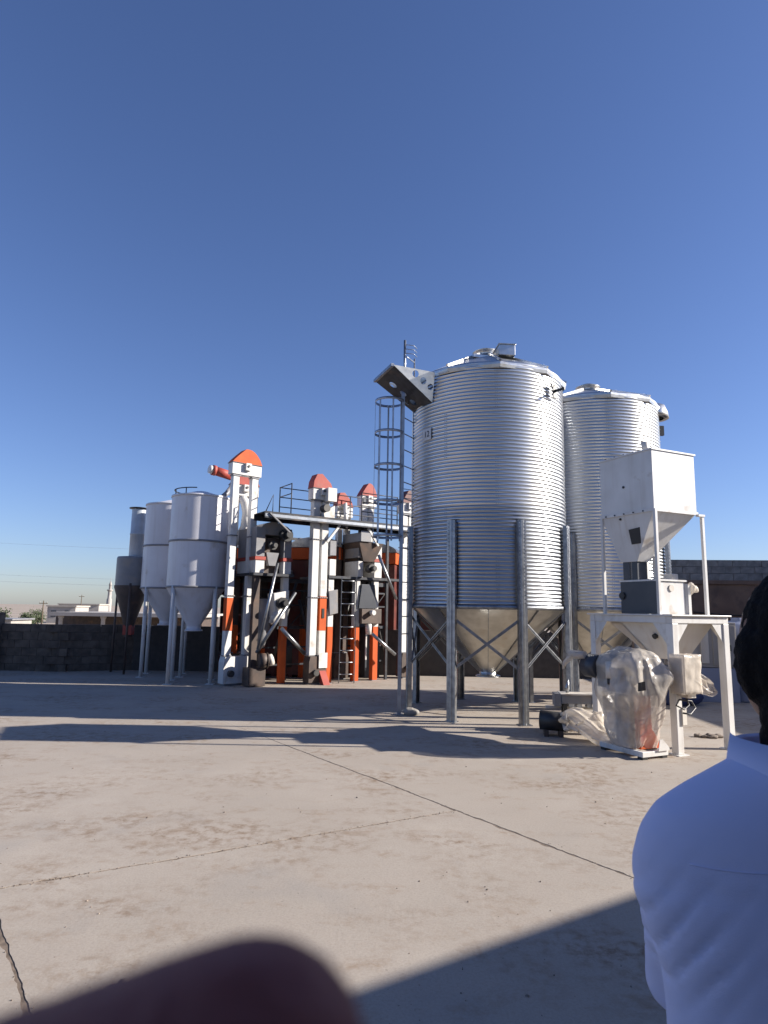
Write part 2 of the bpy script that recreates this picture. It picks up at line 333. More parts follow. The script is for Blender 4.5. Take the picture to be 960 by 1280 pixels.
J1 = (V((fx(21), 21)), V((fx(-9), -9))); J3 = (V((fx3(21), 21)), V((fx3(-9), -9)))
# joint 2 crosses from joint 3 to joint 1
p2, q2 = V((-2.28, 4.16)), V((0.59, 5.79)); d2 = (q2 - p2).normalized()
def hit(base, d, f, sl):   # intersect with x = f(y)
    t_ = (f(base.y) - base.x) / (d.x - sl * d.y); return base + d * t_
j2r, j2l = hit(q2, d2, fx, sl1), hit(p2, d2, fx3, sl3)
def slab(pts):
    mb = MB(); n_ = len(pts)
    pts = [p for i, p in enumerate(pts) if (V(p) - V(pts[i - 1])).length > 1e-4]; n_ = len(pts)
    cv, _, cf, *_r = delaunay_2d_cdt([V(p) for p in pts], [], [list(range(n_))], 1, 1e-6)
    mb.add([(p.x, p.y, 0) for p in cv], [tuple(f) for f in cf])
    mb.add([(x, y, 0) for x, y in pts] + [(x, y, -0.05) for x, y in pts], [(i, (i + 1) % n_, (i + 1) % n_ + n_, i + n_) for i in range(n_)])
    o = mb.build('slab', 'concrete', yard)
    for pl_ in o.data.polygons:
        if len(pl_.vertices) == 3 and pl_.normal.z < 0: pl_.flip()
    return o
HALF = 0.0055
slab(jag(J1[0], J1[1], 1.0, off=HALF) + [(16, -9), (16, 21)])
slab(jag(J1[0], j2r, 2.0, off=-HALF) + jag(j2r, j2l, 3.0, off=-HALF * .8) + jag(j2l, J3[0], 4.0, off=-HALF))
slab(jag(j2r, J1[1], 5.0, off=-HALF) + jag(J3[1], j2l, 6.0, off=-HALF) + jag(j2l, j2r, 7.0, off=-HALF * .8))
slab(jag(J3[0], J3[1], 8.0, off=-HALF)[::1] + [(-16, -9), (-16, 21)][::1])
random.seed(21)
pts = []
for k in range(300):
    y = 2.6 + 7.5 * random.random() ** 1.6; x = random.uniform(-.62, .62) * y
    cl = noise.noise(V((x * 1.1, y * 1.1, 4.0)))
    if cl < -0.05 and random.random() < .75: continue
    pts.append((x, y, random.choice((.005, .006, .007, .009, .012)) * random.uniform(.5, 1.1)))
for a, b in ((J1[0], J1[1]), (j2l, j2r), (J3[0], J3[1])):
    for k in range(170):
        c = V(a).lerp(b, random.random())
        if 2.5 < c.y < 9: pts.append((c.x + random.gauss(0, .02), c.y + random.gauss(0, .02), random.uniform(.003, .007)))
ground_stones('gravel', pts, 'small stone chips and crumbs scattered over the concrete yard')
rk = MB(); ellipsoid(rk, (0, 0, 0.012), 0.032, 0.022, 0.02, 9, 6)
rk.v = [tuple(V(p) * (1 + .35 * noise.noise(V(p) * 40))) for p in rk.v]
for x, y, lb in ((-1.13, 3.18, 'small dark stone lying on the concrete near the blurred finger'),):
    o = rk.build('stone', 'stone'); o.location = (x, y, 0); setup(o, lb, 'stone')
o = link('stone', o.data, None); o.location = (-1.075, 3.20, 0); o.rotation_euler = (0, 0, 2); o.scale = (.7, .8, .9)
o.data = o.data.copy(); o.data.materials.clear(); o.data.materials.append(M['render'])
setup(o, 'small pale stone touching the dark stone on the concrete', 'stone')

# ------------------------------------------------------------------ block walls
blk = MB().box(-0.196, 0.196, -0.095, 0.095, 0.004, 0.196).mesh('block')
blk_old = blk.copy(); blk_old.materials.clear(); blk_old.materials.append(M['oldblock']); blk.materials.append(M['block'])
def block_wall(parent, length, courses, z0=0.0, start=0, stop=None, limit=300):
    n_ = 0
    for c in range(courses):
        x = -0.2 * (c % 2) + start
        while x < (stop or length):
            if n_ < limit:
                o = link('block', blk_old, None, parent); n_ += 1
                o.location = (x + 0.2, random.uniform(-.006, .006), z0 + 0.2 * c); o.rotation_euler = (0, 0, random.uniform(-.012, .012))
            x += 0.4
def wall_run(x, y, deg, ln, label, n_=None):
    t = thing('perimeter_wall', label, 'wall', (x, y, 0), R(deg))
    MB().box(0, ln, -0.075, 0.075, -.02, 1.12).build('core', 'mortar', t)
    if n_: block_wall(t, n_, 6, -0.02, stop=n_ + .05)
    else: MB().box(0.0, ln, -0.093, 0.093, -.02, 1.17).build('rendered_face', 'mortar', t)
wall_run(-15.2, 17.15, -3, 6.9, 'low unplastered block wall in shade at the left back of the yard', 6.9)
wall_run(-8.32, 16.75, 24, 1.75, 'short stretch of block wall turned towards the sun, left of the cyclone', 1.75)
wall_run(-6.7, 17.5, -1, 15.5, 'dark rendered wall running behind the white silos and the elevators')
wp = thing('gate_pier', 'dark block pier rising above the wall at the left edge', 'pier', (-10.2, 16.75, 0), R(-3))
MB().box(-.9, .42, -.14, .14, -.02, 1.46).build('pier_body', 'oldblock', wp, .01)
# workshop behind the camera and the right, whose roof shades the foreground
ws = thing('workshop', 'rendered workshop standing behind the photographer, shading the foreground', 'building', (8.4, 3.14, 0), R(32.2))
MB().box(-26, 7, -8, 0, -.02, 3.85).build('wall', 'render', ws)
MB().box(-26.1, 7.1, -8.1, 0.02, 3.85, 4.0).build('roof', 'render', ws)
for k in range(4):
    d = MB().box(-19 + k * 6.3, -16.4 + k * 6.3, 0.005, .06, 0, 2.8).build('door', 'grey', ws)
# right background building with a block parapet
rb = thing('storehouse', 'brown plastered storehouse with grey block parapet behind the mixer stand', 'building', (7.0, 19.25, 0), R(-8))
MB().box(-1.2, 14, 0, 6, -.02, 2.72).build('wall', 'plaster', rb)
MB().box(-1.1, 13.9, 0.13, .4, 2.72, 3.28).build('parapet_core', 'mortar', rb)
random.seed(3)
for c in range(3):
    x = -1.1 - 0.2 * (c % 2)
    while x < 8.2:
        o = link('block', blk, 'block', rb); o.location = (x + .2, .095 + random.uniform(-.012, .012), 2.72 + .2 * c); x += .4
MB().box(-1.25, 14.05, -.06, -.001, 2.6, 2.72).build('string_course', 'plaster', rb, .01)
wg = thing('storehouse_wing', 'plastered storehouse wing at far right, hidden behind the man, shading the yard corner', 'building', (12.3, 9.6, 0))
MB().box(0, 7, 0, 8.2, -.02, 3.1).build('wall', 'plaster', wg); MB().box(-.1, 7.1, -.1, 8.2, 3.1, 3.25).build('roof', 'render', wg)
cb = MB(); cb.path([(-.9, -.05, 2.0), (1.2, -.05, 1.86), (3, -.05, 1.72), (5, -.05, 1.68), (8, -.05, 1.72)], .018, 6); cb.build('cable', 'black', rb)

# ------------------------------------------------------------------ far left: house with columns, minaret, poles, tree, wires
hs = thing('veranda_house', 'low flat roofed house with white veranda columns beyond the left wall', 'house', (-22.6, 45, -1.8), R(2))
MB().box(-1.2, 9.4, 2.6, 8, 0, 2.7).build('wall', 'brown', hs)
MB().box(-.35, 9.8, -.3, 8.3, 2.7, 2.95).build('roof', 'farwhite', hs)
for x in (.3, 3.2, 6.1, 9.1): MB().lathe([(.2, 0), (.2, .1), (.15, .16), (.14, 2.5), (.2, 2.6), (.2, 2.7)], 14, (x, .1, 0)).build('column', 'farwhite', hs)
fr_ = MB().box(5, 5.9, 2.55, 2.6, 1.2, 2.1).build('window', 'farwhite', hs); MB().box(5.08, 5.82, 2.52, 2.555, 1.27, 2.03).build('pane', 'charcoal', fr_)
MB().box(1.2, 2.1, 2.55, 2.6, 0, 2.1).build('door', 'brown', hs)
for x, lb in ((6.3, 'white rooftop water tank on the far veranda house'),):
    tk = thing('water_tank', lb, 'water tank', (-22.6 + x + 1, 47, 1.15)); MB().lathe([(0.0, 0), (.42, 0), (.44, .1), (.44, .8), (.4, .9), (.12, 1.0), (.12, 1.06), (0, 1.06)], 18).build('tank_body', 'farwhite', tk)
    MB().lathe([(.0, 1.06), (.14, 1.06), (.14, 1.1), (0, 1.1)], 14).build('lid', 'grey', tk)
sh = thing('roadside_shed', 'small pale shed left of the veranda house beyond the wall', 'shed', (-27.6, 44, -1.8), R(4))
MB().box(0, 2.4, 0, 3, 0, 2.35).build('wall', 'farwhite', sh); MB().box(-.15, 2.55, -.15, 3.15, 2.35, 2.45).build('roof', 'grey', sh)
MB().box(.9, 1.7, -.04, .0, 0, 1.9).build('door', 'charcoal', sh)
mn = thing('minaret', 'slender pale minaret on the horizon behind the wall', 'minaret', (-103.5, 245, -1.8)); mn.scale = (.62, .62, .8)
MB().lathe([(1.5, 0), (1.5, 7), (1.15, 7.3), (1.05, 10.6)], 16).build('shaft', 'farwhite', mn)
MB().lathe([(1.05, 10.6), (1.75, 11.1), (1.75, 11.5), (1.0, 11.5)], 16).build('balcony', 'farwhite', mn)
MB().lathe([(.8, 11.5), (.8, 13.6), (.95, 13.7), (.6, 14.6), (.15, 15.6), (.06, 17.2), (0, 17.3)], 16).build('lantern', 'farwhite', mn)
for i, (x, y, h, lb) in enumerate(((-44.5, 85, 3.9, 'thin wooden pole with crossarm left of the veranda house roof'), (-60.5, 130, 5.4, 'taller thin pole rising above the veranda house roof'))):
    pl = thing('utility_pole', lb, 'pole', (x, y, -1.8), .3, 'utility poles beyond the wall')
    MB().path([(0, 0, 0), (0, 0, h)], [.11, .06], 8).build('post', 'bark', pl)
    MB().box(-.5, .5, -.05, .05, h - .4, h - .3).build('crossarm', 'bark', pl)
    for xx in (-.42, 0, .42): MB().path([(xx, 0, h - .3), (xx, 0, h - .15)], .05, 6).build('insulator', 'farwhite', pl)
for i, (za, zb, lb) in enumerate(((8.6, 7.3, 'highest faint power line crossing the sky at left'), (5.4, 4.6, 'middle faint power line crossing the sky at left'), (4.7, 4.1, 'lowest faint power line crossing the sky at left'))):
    cpts = [(-60 + 75 * k / 24, 62, za + (zb - za) * k / 24 - .9 * (1 - (2 * k / 24 - 1) ** 2)) for k in range(25)]
    setup(MB().path(cpts, .006, 5).build('power_line', 'steel_blue'), lb, 'power line', 'power lines at left')
def tree(x, y, z, h, r, label, seed):
    random.seed(seed); t = thing('tree', label, 'tree', (x, y, z), 0, 'trees beyond the left wall'); tr = MB()
    tr.path([(0, 0, 0), (.05, 0, h * .3), (0, .05, h * .62)], [.16, .12, .06], 8)
    cr = MB()
    for k in range(9):
        a = random.uniform(0, 2 * pi); e = V((cos(a) * r * .7, sin(a) * r * .7, h * random.uniform(.5, .95)))
        tr.path([(0, 0, h * .4), e], [.05, .015], 5)
        for j in range(110):
            c = e + V((random.gauss(0, r * .3), random.gauss(0, r * .3), random.gauss(0, h * .11))); u = V((random.gauss(0, 1), random.gauss(0, 1), random.gauss(0, 1))).normalized(); w_ = u.orthogonal().normalized()
            s_ = random.uniform(.07, .15); cr.add([c - u * s_, c + w_ * s_ * .5, c + u * s_, c - w_ * s_ * .5], [(0, 1, 2, 3)])
    tr.build('trunk', 'bark', t); cr.build('crown', 'foliage', t)
tree(-30.3, 52, -1.8, 2.6, .5, 'round dark tree just right of the gate pier', 5)
tree(-42.5, 78, -1.8, 2.2, .7, 'low dark tree beside the pale shed', 6)
tree(-49, 92, -1.8, 2.3, .9, 'wide dark tree far behind the pale shed', 8)
for i, (x, y, wd, h, lb) in enumerate(((-75, 150, 9, 3.4, 'far pale building at the left end of the horizon'), (-58, 170, 12, 3.9, 'long far pale building under the thin poles'), (-62, 120, 5, 3.0, 'small far pale building behind the wide tree'))):
    fb = thing('far_building', lb, 'building', (x, y, -1.8), .1, 'far buildings on the horizon')
    MB().box(0, wd, 0, 7, 0, h).build('wall', 'farwhite', fb); MB().box(-.2, wd + .2, -.2, 7.2, h, h + .25).build('roof', 'render', fb)
    for k in range(int(wd / 2.4)): MB().box(.7 + k * 2.4, 1.6 + k * 2.4, -.05, 0, 1.1, 2.3).build('window', 'charcoal', fb)

# ------------------------------------------------------------------ galvanised hopper silos
ZB, ZT, ZA, RAD = 1.79, 5.82, 6.55, 1.37
def c_channel(mb, h, a=0.072, d=0.07, lip=0.02, t=0.004):   # lipped channel, web outwards (+x), standing on z = 0
    pr_ = [(-d, -a), (-d, -a + lip), (-d + t, -a + lip), (-d + t, -a + t), (-t, -a + t), (-t, -.03), (.012 - t, -.018), (.012 - t, .018), (-t, .03), (-t, a - t), (-d + t, a - t), (-d + t, a - lip), (-d, a - lip), (-d, a),
           (0, a), (0, .03), (.012, .018), (.012, -.018), (0, -.03), (0, -a)]
    mb.prism(pr_, 0.012, h, 'z')
def silo(x, y, face, label, low_tiers, seed, RAD=1.37, ZA=6.48):
    random.seed(seed)
    t = thing('grain_silo', label, 'silo', (x, y, 0), face, 'galvanised grain silos')      # local +x looks towards the camera
    tiers = 5; hh = (ZT - ZB) / tiers; pitch = 0.0625; n_ = 192
    for i in range(tiers):
        mb = MB(); z0 = ZB + i * hh; z1 = z0 + hh; k = int(round(hh / pitch)); p = hh / k; prof = []
        for j in range(k * 12 + 1):
            z = z0 + j * p / 12; rr = RAD - .007 + 0.0145 * abs(sin(pi * (j % 12) / 12)) ** .8 + (0.0025 if i % 2 else 0)
            prof.append((rr, z - (0.012 if (j == 0 and i) else 0)))
        mb.lathe(prof, n_)
        dent = lambda a, z: 0.0016 * noise.noise(V((cos(a) * 2.2 + seed, sin(a) * 2.2, z * 1.4))) + .0005 * noise.noise(V((cos(a) * 5 + seed, sin(a) * 7, z * .9)))
        mb.v = [(vx * (1 + dent(atan2(vy, vx), vz)), vy * (1 + dent(atan2(vy, vx), vz)), vz) for vx, vy, vz in mb.v]
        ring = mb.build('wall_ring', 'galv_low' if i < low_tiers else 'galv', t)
        bl = MB()
        for s_ in range(5):
            a = 2 * pi * (s_ + .5 * (i % 2)) / 5 + .13
            for da in (-.012, .012):
                for j in range(k):
                    z = z0 + (j + .25) * p; c = V((cos(a + da) * (RAD + .012), sin(a + da) * (RAD + .012), z)); d = V((cos(a), sin(a), 0))
                    bl.path([c, c + d * .008], .007, 6)
        bl.build('seam_bolts', 'galv_leg', ring)['kind'] = 'stuff'
    MB().lathe([(RAD + .014, ZB + .01), (RAD + .03, ZB + .01), (RAD + .03, ZB - .05), (RAD + .006, ZB - .06)], n_).build('base_ring', 'galv_leg', t)
    # hopper of flat plates with standing seams
    hp = 10
    for k in range(hp):
        a0, a1 = 2 * pi * k / hp + .02, 2 * pi * (k + 1) / hp + .02; mb = MB(); m_ = 6
        vs = [((r_) * cos(a0 + (a1 - a0) * i / m_), (r_) * sin(a0 + (a1 - a0) * i / m_), z) for r_, z in ((RAD + .002, ZB - .02), (.15, .66)) for i in range(m_ + 1)]
        mb.add(vs, [(i, i + 1, i + m_ + 2, i + m_ + 1) for i in range(m_)], True)
        o = mb.build('hopper_plate', 'galv_tan', t)
        e = V((cos(a0), sin(a0), 0)); sb = MB(); sb.bar(e * (RAD - .03) + V((0, 0, ZB - .06)), e * .16 + V((0, 0, .67)), .012, .03); sb.build('seam', 'galv_leg', o)
    MB().lathe([(.15, .68), (.145, .60), (.20, .60), (.22, .59), (.22, .575), (.12, .575)], 32).build('outlet_flange', 'galv_flat', t)
    # roof sectors with raised ribs
    rs = 10; re = RAD + .075; rh = .17
    for k in range(rs):
        a0, a1 = 2 * pi * (k + .28) / rs, 2 * pi * (k + 1.28) / rs; mb = MB()
        P = lambda a, r_, z: V((r_ * cos(a), r_ * sin(a), z))
        zl = lambda r_: ZT - .035 + (ZA - ZT) * (re - r_) / (re - rh)
        A, B, C_, D = P(a0, re, zl(re)), P(a1, re, zl(re)), P(a1, rh, zl(rh)), P(a0, rh, zl(rh))
        th = V((0, 0, -.012)); mb.add([A, B, C_, D, A + th, B + th, C_ + th, D + th], [(0, 1, 2, 3), (7, 6, 5, 4), (0, 4, 5, 1), (1, 5, 6, 2), (3, 2, 6, 7), (0, 3, 7, 4)])
        dn = V((0, 0, -.03)); mb.add([A * .999, B * .999, B * .999 + dn, A * .999 + dn, A * .99 + dn, B * .99 + dn], [(0, 1, 2, 3), (3, 2, 5, 4)])
        o = mb.build('roof_panel', 'galv_flat', t)
        rb_ = MB(); rb_.bar(A + V((0, 0, .018)), D + V((0, 0, .018)), .035, .045); rb_.build('rib', 'galv_flat', o)
    MB().lathe([(rh + .05, ZA - .05), (rh + .05, ZA + .03), (rh + .08, ZA + .04), (.12, ZA + .1), (0, ZA + .12)], 32).build('roof_cap', 'galv_flat', t)
    # legs with crossed braces
    ends = []
    for k in range(8):
        a = 2 * pi * (k + .5) / 8; mb = MB(); c_channel(mb, 3.15)
        mb.box(-.1, .06, -.1, .1, 0.0, .012)
        mm = Matrix.Rotation(a, 4, 'Z') @ Matrix.Translation((RAD + .1, 0, 0)); mb.v = [tuple(mm @ V(p)) for p in mb.v]
        lg = mb.build('leg', 'galv_leg', t); ends.append(V((cos(a), sin(a), 0)) * (RAD + .045))
        bl = MB()
        for j in range(22):
            for s_ in (-.046, .046):
                c = mm @ V((0, s_, ZB + .05 + j * .06)); d = V((cos(a), sin(a), 0)); bl.path([c, c + d * .01], .009, 6)
        bl.build('bolts', 'steel_blue', lg)['kind'] = 'stuff'
    for k in range(8):
        p, q = ends[k], ends[(k + 1) % 8]; off = (p + q).normalized() * .012
        for i, (za, zb) in enumerate(((1.6, .78), (.78, 1.6))):
            mb = MB(); s_ = off * (1 if i else -1); mb.bar(p + V((0, 0, za)) + s_, q + V((0, 0, zb)) + s_, .006, .045, (p + q).normalized().cross(V((0, 0, 1))))
            mb.bar(p + V((0, 0, za)) + s_ * 1.4, q + V((0, 0, zb)) + s_ * 1.4, .035, .006, (p + q).normalized().cross(V((0, 0, 1)))); mb.build('brace', 'galv_leg', t)
    return t
S1 = V((1.87, 11.5, 0)); S2 = V((4.22, 12.85, 0))
f1 = atan2(-S1.y, -S1.x) - .01; f2 = atan2(-S2.y, -S2.x) + .12
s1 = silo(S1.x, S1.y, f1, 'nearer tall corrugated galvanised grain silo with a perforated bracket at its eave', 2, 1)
s2 = silo(S2.x, S2.y, f2, 'farther corrugated galvanised silo, half hidden by the first silo and white hopper', 0, 2, 1.33, 6.32)
def local(t, p):      # world point to the thing's local frame (rotation about z only)
    return Matrix.Rotation(-t.rotation_euler.z, 4, 'Z') @ (V(p) - V(t.location))
# roof hatch box of the near silo
def oriented(mb, t, c, ang):
    m_ = Matrix.Rotation(-t.rotation_euler.z, 4, 'Z') @ Matrix.Translation(V(c) - V(t.location)) @ Matrix.Rotation(ang, 4, 'Z')
    mb.v = [tuple(m_ @ V(p)) for p in mb.v]; return mb
oriented(MB().box(-.145, .145, -.2, .24, 0, .19).box(-.16, .16, -.22, .25, .19, .21), s1, (2.12, 10.98, 6.2), .08).build('roof_hatch', 'galv_flat', s1, .006)
oriented(MB().box(-.2, .2, -.1, .1, 0, .07), s1, (1.72, 11.05, 6.2), .25).build('vent_hood', 'galv_flat', s1, .01)
fl = MB(); fl.box(-.05, .05, -.012, .012, -.12, .12).box(-.09, .0, -.012, .012, .06, .11).box(0, .1, -.012, .012, -.11, -.06).box(-.015, .015, -.2, .0, -.02, .02)
oriented(fl, s1, (2.86, 10.44, 5.42), .75).build('level_switch', 'black', s1)
fl2 = MB(); fl2.box(-.04, .1, -.03, .03, -.1, .1).box(-.06, .0, -.02, .02, -.05, .05)
oriented(fl2, s2, (5.60, 12.7, 5.42), 0.1).build('level_switch', 'black', s2)
hood = MB(); hood.lathe([(0, .1), (.1, .12), (.22, .06), (.27, -.08), (.29, -.2), (.2, -.2)], 16); oriented(hood, s2, (5.42, 12.5, 5.80), 0).build('roof_vent', 'galv_flat', s2)
# perforated bracket at the eave of the near silo
FT, BT, ST = V((0.11, 10.2, 5.75)), V((-0.2, 11.0, 5.75)), V((0.68, 10.46, 5.75)); FL, BL = V((0.80, 10.62, 5.24)), V((0.50, 11.25, 5.2))
br = thing('eave_bracket', 'triangular galvanised bracket with round holes projecting left from the near silo eave', 'bracket', (0.6, 10.6, 5.2))
def put(me, name, m, parent):
    for v_ in me.vertices: v_.co -= V(parent.location)
    return link(name, me, m, parent)
def plate(corners, holes, name):
    o_, x_, y_ = corners[0], corners[1] - corners[0], corners[-1] - corners[0]; ax = x_.normalized(); ay = (y_ - ax * y_.dot(ax)).normalized()
    pts_ = [((c - o_).dot(ax), (c - o_).dot(ay)) for c in corners]
    hs_ = []
    for h, r_ in holes: hs_.append(((h - o_).dot(ax), (h - o_).dot(ay), r_))
    return put(holed_plate(pts_, hs_, .006, o_, ax, ay), name, 'steel_dark' if name == 'sloped_plate' else 'galv_flat', br)  # sloped underside coloured dark in place of its shade
SL = V((0.83, 10.52, 5.75))
gm = lambda a, b, c: FT * a + SL * b + FL * c
plate([FT, SL, FL], [(gm(.46, .38, .16), .06), (gm(.26, .40, .34), .06), (gm(.08, .42, .5), .055)], 'gusset_plate')
off = BT - FT; SLb, FLb = SL + off * .82, FL + off * .82
plate([FT + off, SLb, FLb], [(FT + off + (SLb - FT - off) * .38 + (FLb - SLb) * .16, .05)], 'gusset_plate')
bm_ = lambda u, v_: FT * (1 - u) * (1 - v_) + FL * u * (1 - v_) + BT * (1 - u) * v_ + FLb * u * v_
plate([FT, FL, FLb, BT], [(bm_(.28, .62), .075), (bm_(.53, .62), .07), (bm_(.78, .62), .07)], 'sloped_plate')
MB().bar(FT - V(br.location) + V((-.006, 0, .0)), BT - V(br.location) + V((-.006, 0, 0)), .05, .05).build('edge_angle', 'galv_leg', br)
# number plate "12"
pn = V((.635, 10.66, 4.70)); nrm = V((pn.x - S1.x, pn.y - S1.y, 0)).normalized(); tang = V((-nrm.y, nrm.x, 0))
np_ = thing('number_plate', 'small pale plate numbered 12 high on the near silo', 'sign', tuple(V((S1.x, S1.y, 4.70)) + nrm * (RAD + .022)), atan2(nrm.y, nrm.x))
MB().box(-.004, .004, -.11, .11, -.10, .10).build('plate', 'plate', np_)
fc = bpy.data.curves.new('digits', 'FONT'); fc.body = '12'; fc.size = .15; fc.align_x = 'CENTER'; fc.align_y = 'CENTER'; fc.extrude = .001
fo = bpy.data.objects.new('digits', fc); COL.objects.link(fo)
dg = bpy.context.evaluated_depsgraph_get(); dg.update(); me = bpy.data.meshes.new_from_object(fo.evaluated_get(dg)); bpy.data.objects.remove(fo)
for v_ in me.vertices: v_.co = V((.0065 + v_.co.z, v_.co.x, v_.co.y))
link('digits', me, 'ink', np_)
# caged ladder at the left of the near silo
LX, LY = .305, 10.93
la = thing('caged_ladder', 'tall steel ladder with safety hoops left of the near silo', 'ladder', (LX, LY, 0))
MB().box(-.03, .03, -.03, .03, 0, 5.55).box(-.07, .07, -.07, .07, 0, .012).build('rail', 'steel_blue', la)
MB().path([(.02, 0, 5.55), (.02, 0, 6.5)], .022, 8).build('rail', 'galv_leg', la)
MB().path([(.21, .36, 1.2), (.21, .36, 6.3)], .014, 8).build('rail', 'galv_leg', la)
for k in range(18):
    MB().path([(0, 0, 1.3 + k * .29), (.21, .36, 1.3 + k * .29)], .01, 6).build('rung', 'steel_blue', la)
for z in (6.26, 6.34, 6.42, 3.62, 3.7, 3.78): MB().path([(.02, 0, z), (.18, -.02, z - .025), (.34 if z < 5 else .24, .1, z - .03)], .007, 6).build('tie_rod', 'steel_blue', la)
cx_, cy_, cr_ = -.235, .05, .255
for z in (2.95, 3.55, 4.18, 4.78, 5.36):
    mb = MB(); mb.lathe([(cr_, -.022), (cr_ + .006, -.022), (cr_ + .006, .022), (cr_, .022), (cr_, -.022)], 40, (cx_, cy_, z)); mb.build('hoop', 'steel_blue', la)
for a in (1.65, 2.35, 3.1, 4.0, 4.95, 5.6):
    c = V((cx_ + cr_ * cos(a), cy_ + cr_ * sin(a), 0)); MB().bar(c + V((0, 0, 2.85)), c + V((0, 0, 5.38)), .03, .006, (cos(a), sin(a), 0)).build('strap', 'steel_blue', la)

# ------------------------------------------------------------------ white hopper silos and cyclone at left
def white_silo(x, y, r, zb, zt, zc, ang, label, rail):
    t = thing('white_silo', label, 'silo', (x, y, 0), 0, 'white hopper silos')
    zm = (zb + zt) / 2
    for i, (a, b) in enumerate(((zb, zm), (zm, zt))): MB().lathe([(r, a + .002), (r, b - .002)], 72).build('wall_ring', 'silo_white', t)
    for z in (zb, zm, zt): MB().lathe([(r - .01, z - .022), (r + .016, z - .022), (r + .016, z + .022), (r - .01, z + .022)], 72).build('band', 'grey' if z < zt else 'silo_white', t)
    MB().lathe([(r, zt), (.15, zt + .16), (0, zt + .17)], 48).build('roof', 'silo_white', t)
    MB().lathe([(r, zb - .01), (.16, zc), (.16, zc - .1), (.2, zc - .1), (.2, zc - .13), (0, zc - .13)], 64).build('hopper', 'silo_white', t)
    for k in range(4):
        a = ang + k * pi / 2; c = V((cos(a), sin(a), 0)) * (r - .02)
        mb = MB(); mb.path([c, c + V((0, 0, zb + .02))], .045, 12); mb.box(c.x - .09, c.x + .09, c.y - .09, c.y + .09, 0, .012); mb.build('leg', 'white', t)
    if rail:
        for k in range(10):
            a = 2 * pi * k / 10; c = V((cos(a) * (r - .05), sin(a) * (r - .05), zt)); 
            if k in (3, 4, 5, 6, 7, 2): MB().path([c, c + V((0, 0, .16))], .012, 6).build('rail_post', 'steel_dark', t)
        MB().path([((r - .05) * cos(2 * pi * k / 30), (r - .05) * sin(2 * pi * k / 30), zt + .16) for k in range(4, 24)], .013, 6).build('top_rail', 'steel_dark', t)
    return t
white_silo(-4.33, 14.95, .66, 2.13, 4.22, 1.27, 4.145, 'nearest white hopper silo on thin legs with a small top rail', True)
white_silo(-5.42, 16.3, .66, 2.13, 4.22, 1.35, 4.145, 'white hopper silo half hidden behind the nearest white silo', False)
cy = thing('cyclone', 'grey cyclone with dark cone and galvanised chimney left of the white silos', 'cyclone', (-6.52, 16.75, 0))
MB().lathe([(.41, 2.18), (.41, 2.9)], 48).build('barrel', 'grey', cy); MB().lathe([(.41, 2.9), (.39, 2.94), (.18, 2.96)], 48).build('lid', 'grey', cy)
MB().lathe([(.425, 2.2), (.425, 2.15), (.13, 1.2), (.1, 1.12), (.1, .9)], 48).build('cone', 'brown', cy)
MB().lathe([(.19, 2.95), (.19, 3.52), (.2, 3.53), (.2, 3.56), (.19, 3.57), (.19, 4.2)], 32, (.06, 0, 0)).build('chimney', 'galv_pale', cy)
MB().lathe([(0, 4.27), (.26, 4.24), (.26, 4.22), (0, 4.22)], 32, (.06, 0, 0)).build('rain_cap', 'steel_dark', cy)
for a in (2.9, 5.0, .6): MB().path([(cos(a) * .41, sin(a) * .41, 2.25), (cos(a) * .43, sin(a) * .43, 0)], .03, 8).build('leg', 'brown', cy)
MB().box(-.11, .11, -.11, .11, .95, 1.2).build('dust_box', 'red', cy)

